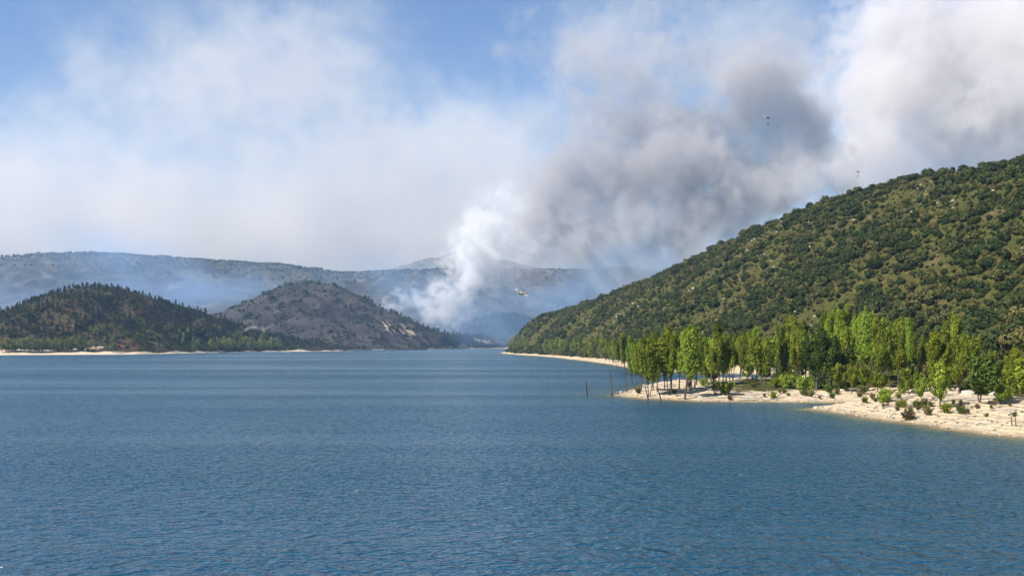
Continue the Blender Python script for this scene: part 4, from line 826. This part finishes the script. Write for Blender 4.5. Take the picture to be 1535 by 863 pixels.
# ------------------------------------------------------------------ smoke (voxel volumes)
def smoke_material(name, color, aniso=0.0, dens=1.0):
    m = bpy.data.materials.new(name); m.use_nodes = True; t = NT(m.node_tree)
    m.node_tree.nodes.remove(m.node_tree.nodes['Principled BSDF'])
    out = m.node_tree.nodes['Material Output']
    pv = t.n('ShaderNodeVolumePrincipled'); pv.inputs['Color'].default_value = (*color, 1); pv.inputs['Density'].default_value = dens
    pv.inputs['Anisotropy'].default_value = aniso; pv.inputs['Density Attribute'].default_value = 'density'
    t.link(pv.outputs[0], out.inputs['Volume'])
    return m
def smoke_volume(name, lo, hi, dens, material):
    """dens: array [nx,ny,nz]; the voxel values live on the object's own points and the modifier turns them into a volume"""
    nx, ny, nz = dens.shape
    me = bpy.data.meshes.new(name); me.vertices.add(nx * ny * nz)
    gx, gy, gz = np.meshgrid(*[np.linspace(a, b, n) for a, b, n in zip(lo, hi, dens.shape)], indexing='ij')
    me.vertices.foreach_set('co', np.stack([gx, gy, gz], -1).astype(np.float32).ravel())
    a = me.attributes.new('smoke_density', 'FLOAT', 'POINT'); a.data.foreach_set('value', dens.astype(np.float32).ravel())
    o = ob(name, me)
    g = bpy.data.node_groups.new(name + '_volume', 'GeometryNodeTree')
    g.interface.new_socket('Geometry', in_out='INPUT', socket_type='NodeSocketGeometry')
    g.interface.new_socket('Geometry', in_out='OUTPUT', socket_type='NodeSocketGeometry')
    t = NT(g)
    gi, go = t.n('NodeGroupInput'), t.n('NodeGroupOutput')
    pos = t.n('GeometryNodeInputPosition')
    sub = t.n('ShaderNodeVectorMath', operation='SUBTRACT', ins={0: pos.outputs[0], 1: lo})
    sc = t.n('ShaderNodeVectorMath', operation='MULTIPLY', ins={0: sub.outputs[0], 1: [(n - 1) / (b - a) for a, b, n in zip(lo, hi, dens.shape)]})
    sx = t.n('ShaderNodeSeparateXYZ', ins={0: sc.outputs[0]})
    rx, ry, rz = (t.math('ROUND', sx.outputs[i]) for i in range(3))
    # integer maths keeps the voxel index exact
    def imath(op, a, b):
        nd = t.n('FunctionNodeIntegerMath', operation=op)
        for i, v in enumerate((a, b)):
            if isinstance(v, bpy.types.NodeSocket): t.link(v, nd.inputs[i])
            else: nd.inputs[i].default_value = v
        return nd.outputs[0]
    idx = imath('ADD', imath('MULTIPLY', imath('ADD', imath('MULTIPLY', rx, ny), ry), nz), rz)
    na = t.n('GeometryNodeInputNamedAttribute', data_type='FLOAT'); na.inputs[0].default_value = 'smoke_density'
    si = t.n('GeometryNodeSampleIndex', data_type='FLOAT', domain='POINT', clamp=True)
    t.link(gi.outputs[0], si.inputs['Geometry']); t.link(na.outputs[0], si.inputs['Value']); t.link(idx, si.inputs['Index'])
    vc = t.n('GeometryNodeVolumeCube')
    t.link(si.outputs[0], vc.inputs['Density'])
    vc.inputs['Min'].default_value = lo; vc.inputs['Max'].default_value = hi
    vc.inputs['Resolution X'].default_value = nx; vc.inputs['Resolution Y'].default_value = ny; vc.inputs['Resolution Z'].default_value = nz
    sm = t.n('GeometryNodeSetMaterial'); sm.inputs['Material'].default_value = material
    t.link(vc.outputs[0], sm.inputs['Geometry']); t.link(sm.outputs[0], go.inputs[0])
    md = o.modifiers.new('volume', 'NODES'); md.node_group = g
    me.materials.append(material)
    return o
def grid(lo, hi, vox):
    shape = tuple(int(round((b - a) / v)) + 1 for a, b, v in zip(lo, hi, vox))
    ax = [np.linspace(a, b, n, dtype=np.float32) for a, b, n in zip(lo, hi, shape)]
    return shape, np.meshgrid(*ax, indexing='ij')
def blob_field(P, blobs):
    """blobs: (px, py, rx_px, ry_px, weight, depth, depth radius m); smooth union of soft ellipsoids"""
    X, Y, Z = P; F = np.zeros_like(X)
    for (px, py, rx, ry, wt, D, rd) in blobs:
        c = at(px, py, D); k = D / F_PX
        d2 = ((X - c.x) / (rx * k)) ** 2 + ((Y - D) / rd) ** 2 + ((Z - c.z) / (ry * k)) ** 2
        F += wt * np.exp(-1.4 * d2)
    return F

def make_plume(name, lo, hi, vox, blobs, seed, density, color, label, thr=0.35, gain=1.6, warp=1.0, noise_amp=0.55, big=600.0, aniso=0.0, soft=0.55, billow=0.5, rough=2.05):
    shape, P = grid(lo, hi, vox)
    n_big = [grf(shape, vox, 2.2, seed + i, lo=1 / big) for i in range(3)]
    X, Y, Z = P
    wa = warp * big * 0.07
    F = blob_field((X + wa * n_big[0], Y + wa * n_big[1], Z + wa * n_big[2]), blobs)
    n1 = grf(shape, vox, rough, seed + 7, lo=1.5 / big)
    b = grf(shape, vox, rough, seed + 9, lo=3.0 / big); b = 0.8 - np.abs(b)          # billows
    n = noise_amp * ((1 - billow) * n1 + billow * 1.3 * b)
    d = smooth(thr, thr + soft, F + n * np.clip(F * 2.5, 0, 1)) * (0.35 + gain * np.clip(F, 0, 1))
    # fade out at the sides of the voxel box
    for ax in range(3):
        n_ = shape[ax]; i = np.arange(n_); e = smooth(0, 5, np.minimum(i, n_ - 1 - i).astype(np.float32))
        if ax == 2: e = smooth(-1, 2, np.minimum(i * 2, n_ - 1 - i).astype(np.float32))
        d *= e.reshape([-1 if k == ax else 1 for k in range(3)])
    o = smoke_volume(name, lo, hi, d, smoke_material(name, color, aniso, density))
    tag(o, label, 'smoke', kind='stuff')
    return o

D1 = 2450
base = [(655, 484, 14, 12, 1.0, D1, 30), (645, 468, 24, 18, 1.0, D1, 45), (612, 455, 30, 17, .9, D1, 45), (582, 450, 24, 12, .7, D1, 40), (562, 446, 15, 10, .5, D1, 30),
        (672, 448, 34, 26, 1.1, D1, 60), (700, 415, 34, 26, 1.0, D1 + 20, 65), (690, 470, 22, 22, .7, D1 + 30, 50), (715, 380, 36, 34, .9, D1 + 40, 70), (712, 345, 36, 34, .6, D1 + 60, 80),
        (730, 310, 46, 38, .45, D1 + 80, 80), (755, 282, 46, 34, .3, D1 + 100, 80), (745, 430, 30, 40, .35, D1 + 80, 70), (780, 350, 60, 55, .45, D1 + 120, 90), (735, 390, 48, 45, .5, D1 + 60, 80), (700, 360, 36, 36, .4, D1 + 50, 60), (800, 390, 55, 40, .35, D1 + 130, 80)]
make_plume('smoke_plume', (-390, 2250, 0), (260, 2780, 580), (6, 9, 6), base, 11, 0.014, (0.95, 0.93, 0.915),
           'bright white smoke column rising from the burning valley beside the charred hill', thr=.33, big=160, noise_amp=.60, billow=.6, soft=.7, warp=2.0, rough=1.9)
D2 = 2700
dark = [(790, 370, 60, 50, .55, D2, 130), (850, 300, 80, 70, .75, D2, 150), (920, 260, 90, 75, .8, D2, 170), (1000, 245, 90, 75, .85, D2, 170), (1080, 205, 85, 80, 1.1, D2, 160),
        (1140, 165, 65, 62, 1.55, D2, 150), (1195, 215, 58, 64, 1.6, D2, 140), (1100, 300, 100, 70, .9, D2, 170), (960, 340, 110, 60, .65, D2, 170), (860, 385, 90, 40, .5, D2, 130),
        (1010, 375, 100, 45, .55, D2, 150), (1210, 280, 70, 40, .75, D2, 120), (770, 310, 60, 70, .5, D2, 120), (1120, 110, 60, 40, .5, D2, 130), (920, 410, 110, 25, .45, D2, 130),
        (900, 170, 120, 110, .42, D2, 150), (860, 60, 100, 120, .36, D2, 150), (1000, 60, 130, 100, .36, D2, 150), (1180, 50, 100, 90, .42, D2, 150)]
make_plume('smoke_plume', (-80, 2330, 36), (950, 3070, 1000), (8.3, 12, 8.3), dark, 23, 0.0079, (0.68, 0.65, 0.64),
           'dark grey smoke drifting up and across behind the white column', thr=.16, big=420, noise_amp=.55, billow=.5, soft=.8, warp=1.8, rough=1.8)
D3 = 3250
white = [(1235, 270, 70, 44, .95, D3, 220), (1180, 300, 60, 40, .7, D3, 200), (1300, 190, 90, 90, .95, D3, 280), (1370, 110, 100, 95, .95, D3, 300), (1460, 60, 115, 100, 1.0, D3, 330),
         (1490, 180, 125, 95, .95, D3, 330), (1320, 60, 95, 75, .75, D3, 260), (1240, 110, 90, 90, .5, D3, 240), (1700, 180, 130, 130, .9, D3, 300), (1760, 40, 130, 110, .8, D3, 300), (1400, 240, 130, 55, .9, D3, 300), (1050, 375, 60, 34, .8, D3, 180), (1120, 335, 70, 40, .75, D3, 180),
         (1580, 120, 120, 160, 1.0, D3, 330), (1560, 0, 140, 90, .95, D3, 330), (1400, 10, 95, 65, .85, D3, 300), (980, 405, 60, 25, .65, D3, 160), (1300, 270, 90, 40, .8, D3, 220)]
make_plume('smoke_plume', (350, 2790, 120), (2400, 3710, 1180), (10, 15, 10), [(a, b_, c, d, e, f, g * .84) for a, b_, c, d, e, f, g in white], 37, 0.0040, (0.93, 0.88, 0.845),
           'huge billowing white smoke cloud towering behind the shrubby hill', thr=.22, big=480, noise_amp=.5, billow=.55, soft=.85, warp=1.5, rough=1.9)
D4 = 9200
bank = [(80, 300, 300, 130, .5, D4, 500), (250, 170, 250, 150, .26, D4, 520), (430, 130, 250, 150, .26, D4, 520), (330, 60, 190, 90, .26, D4, 480), (560, 250, 260, 150, .38, D4, 520),
        (640, 240, 150, 110, .5, D4, 420), (300, 340, 330, 90, .6, D4, 500), (600, 360, 260, 70, .6, D4, 450), (-60, 220, 130, 90, .5, D4, 450), (480, 20, 120, 80, .30, D4, 400), (170, 90, 80, 70, .32, D4, 350),
        (770, 260, 130, 120, .5, D4, 380), (880, 50, 90, 110, .42, D4, 380), (980, 100, 140, 130, .42, D4, 380), (1150, 60, 140, 110, .45, D4, 380), (100, 400, 300, 60, .8, D4, 500), (450, 410, 300, 70, .8, D4, 500), (800, 400, 300, 80, .8, D4, 500), (-150, 350, 200, 90, .6, D4, 450)]
make_plume('smoke_bank', (-6000, 6350, 120), (4000, 12100, 3500), (42, 100, 40), [(a, b_, c, d, e, f, g * 3.2) for a, b_, c, d, e, f, g in bank], 51, 0.00064, (0.935, 0.875, 0.80),
           'broad pale veil of smoke hanging over the far ridge', thr=.05, big=2000, noise_amp=.33, billow=.45, soft=.85, rough=1.75)
wp = left.hit(362, 501); DW = wp.y
wisp = [(358, 499, 5, 4, .8, DW, 8), (364, 494, 7, 5, .7, DW + 3, 10), (374, 495, 10, 5, .5, DW + 6, 10), (388, 494, 12, 6, .35, DW + 10, 12), (402, 492, 12, 6, .25, DW + 14, 12)]
make_plume('smoke_wisp', (at(345, 500, DW).x, DW - 40, wp.z - 3), (at(425, 500, DW).x, DW + 55, wp.z + 32), (2, 3, 2), wisp, 77, 0.05, (.95, .95, .95), 'small white wisp of smoke among the pines on the left hill', thr=.2, big=40, noise_amp=.4, soft=.6)
D5 = 2620
drift = [(px, py + 14, 150, 42, .6, D5, 380) for px, py in ((-60, 440), (60, 425), (180, 415), (300, 412), (390, 415), (620, 445), (740, 435), (850, 430), (950, 425), (1040, 440))]
make_plume('smoke_drift', (-1900, 2130, 2), (1150, 3120, 370), (30, 36, 14), drift, 63, 0.00075, (0.45, 0.67, 1.0),
           'thin bluish smoke lying in the valley before the far ridge', thr=.02, big=900, noise_amp=.07, billow=.3, soft=.9)

# ------------------------------------------------------------------ haze
def haze_box():
    lo, hi = (-3300, -150, -7), (3300, 6250, 1195)
    v = [(x, y, z) for x in (lo[0], hi[0]) for y in (lo[1], hi[1]) for z in (lo[2], hi[2])]
    f = [(0, 1, 3, 2), (4, 6, 7, 5), (0, 4, 5, 1), (2, 3, 7, 6), (0, 2, 6, 4), (1, 5, 7, 3)]
    m = bpy.data.materials.new('haze'); m.use_nodes = True; t = NT(m.node_tree)
    m.node_tree.nodes.remove(m.node_tree.nodes['Principled BSDF'])
    pv = t.n('ShaderNodeVolumePrincipled'); pv.inputs['Color'].default_value = (0.42, 0.67, 1.0, 1); pv.inputs['Density'].default_value = 0.6e-4
    pv.inputs['Density Attribute'].default_value = ''
    t.link(pv.outputs[0], m.node_tree.nodes['Material Output'].inputs['Volume'])
    m.cycles.homogeneous_volume = True
    o = ob('haze', mesh_np('haze', v, f, [m])); tag(o, 'thin bluish haze filling the valley air', 'haze', kind='stuff')
haze_box()
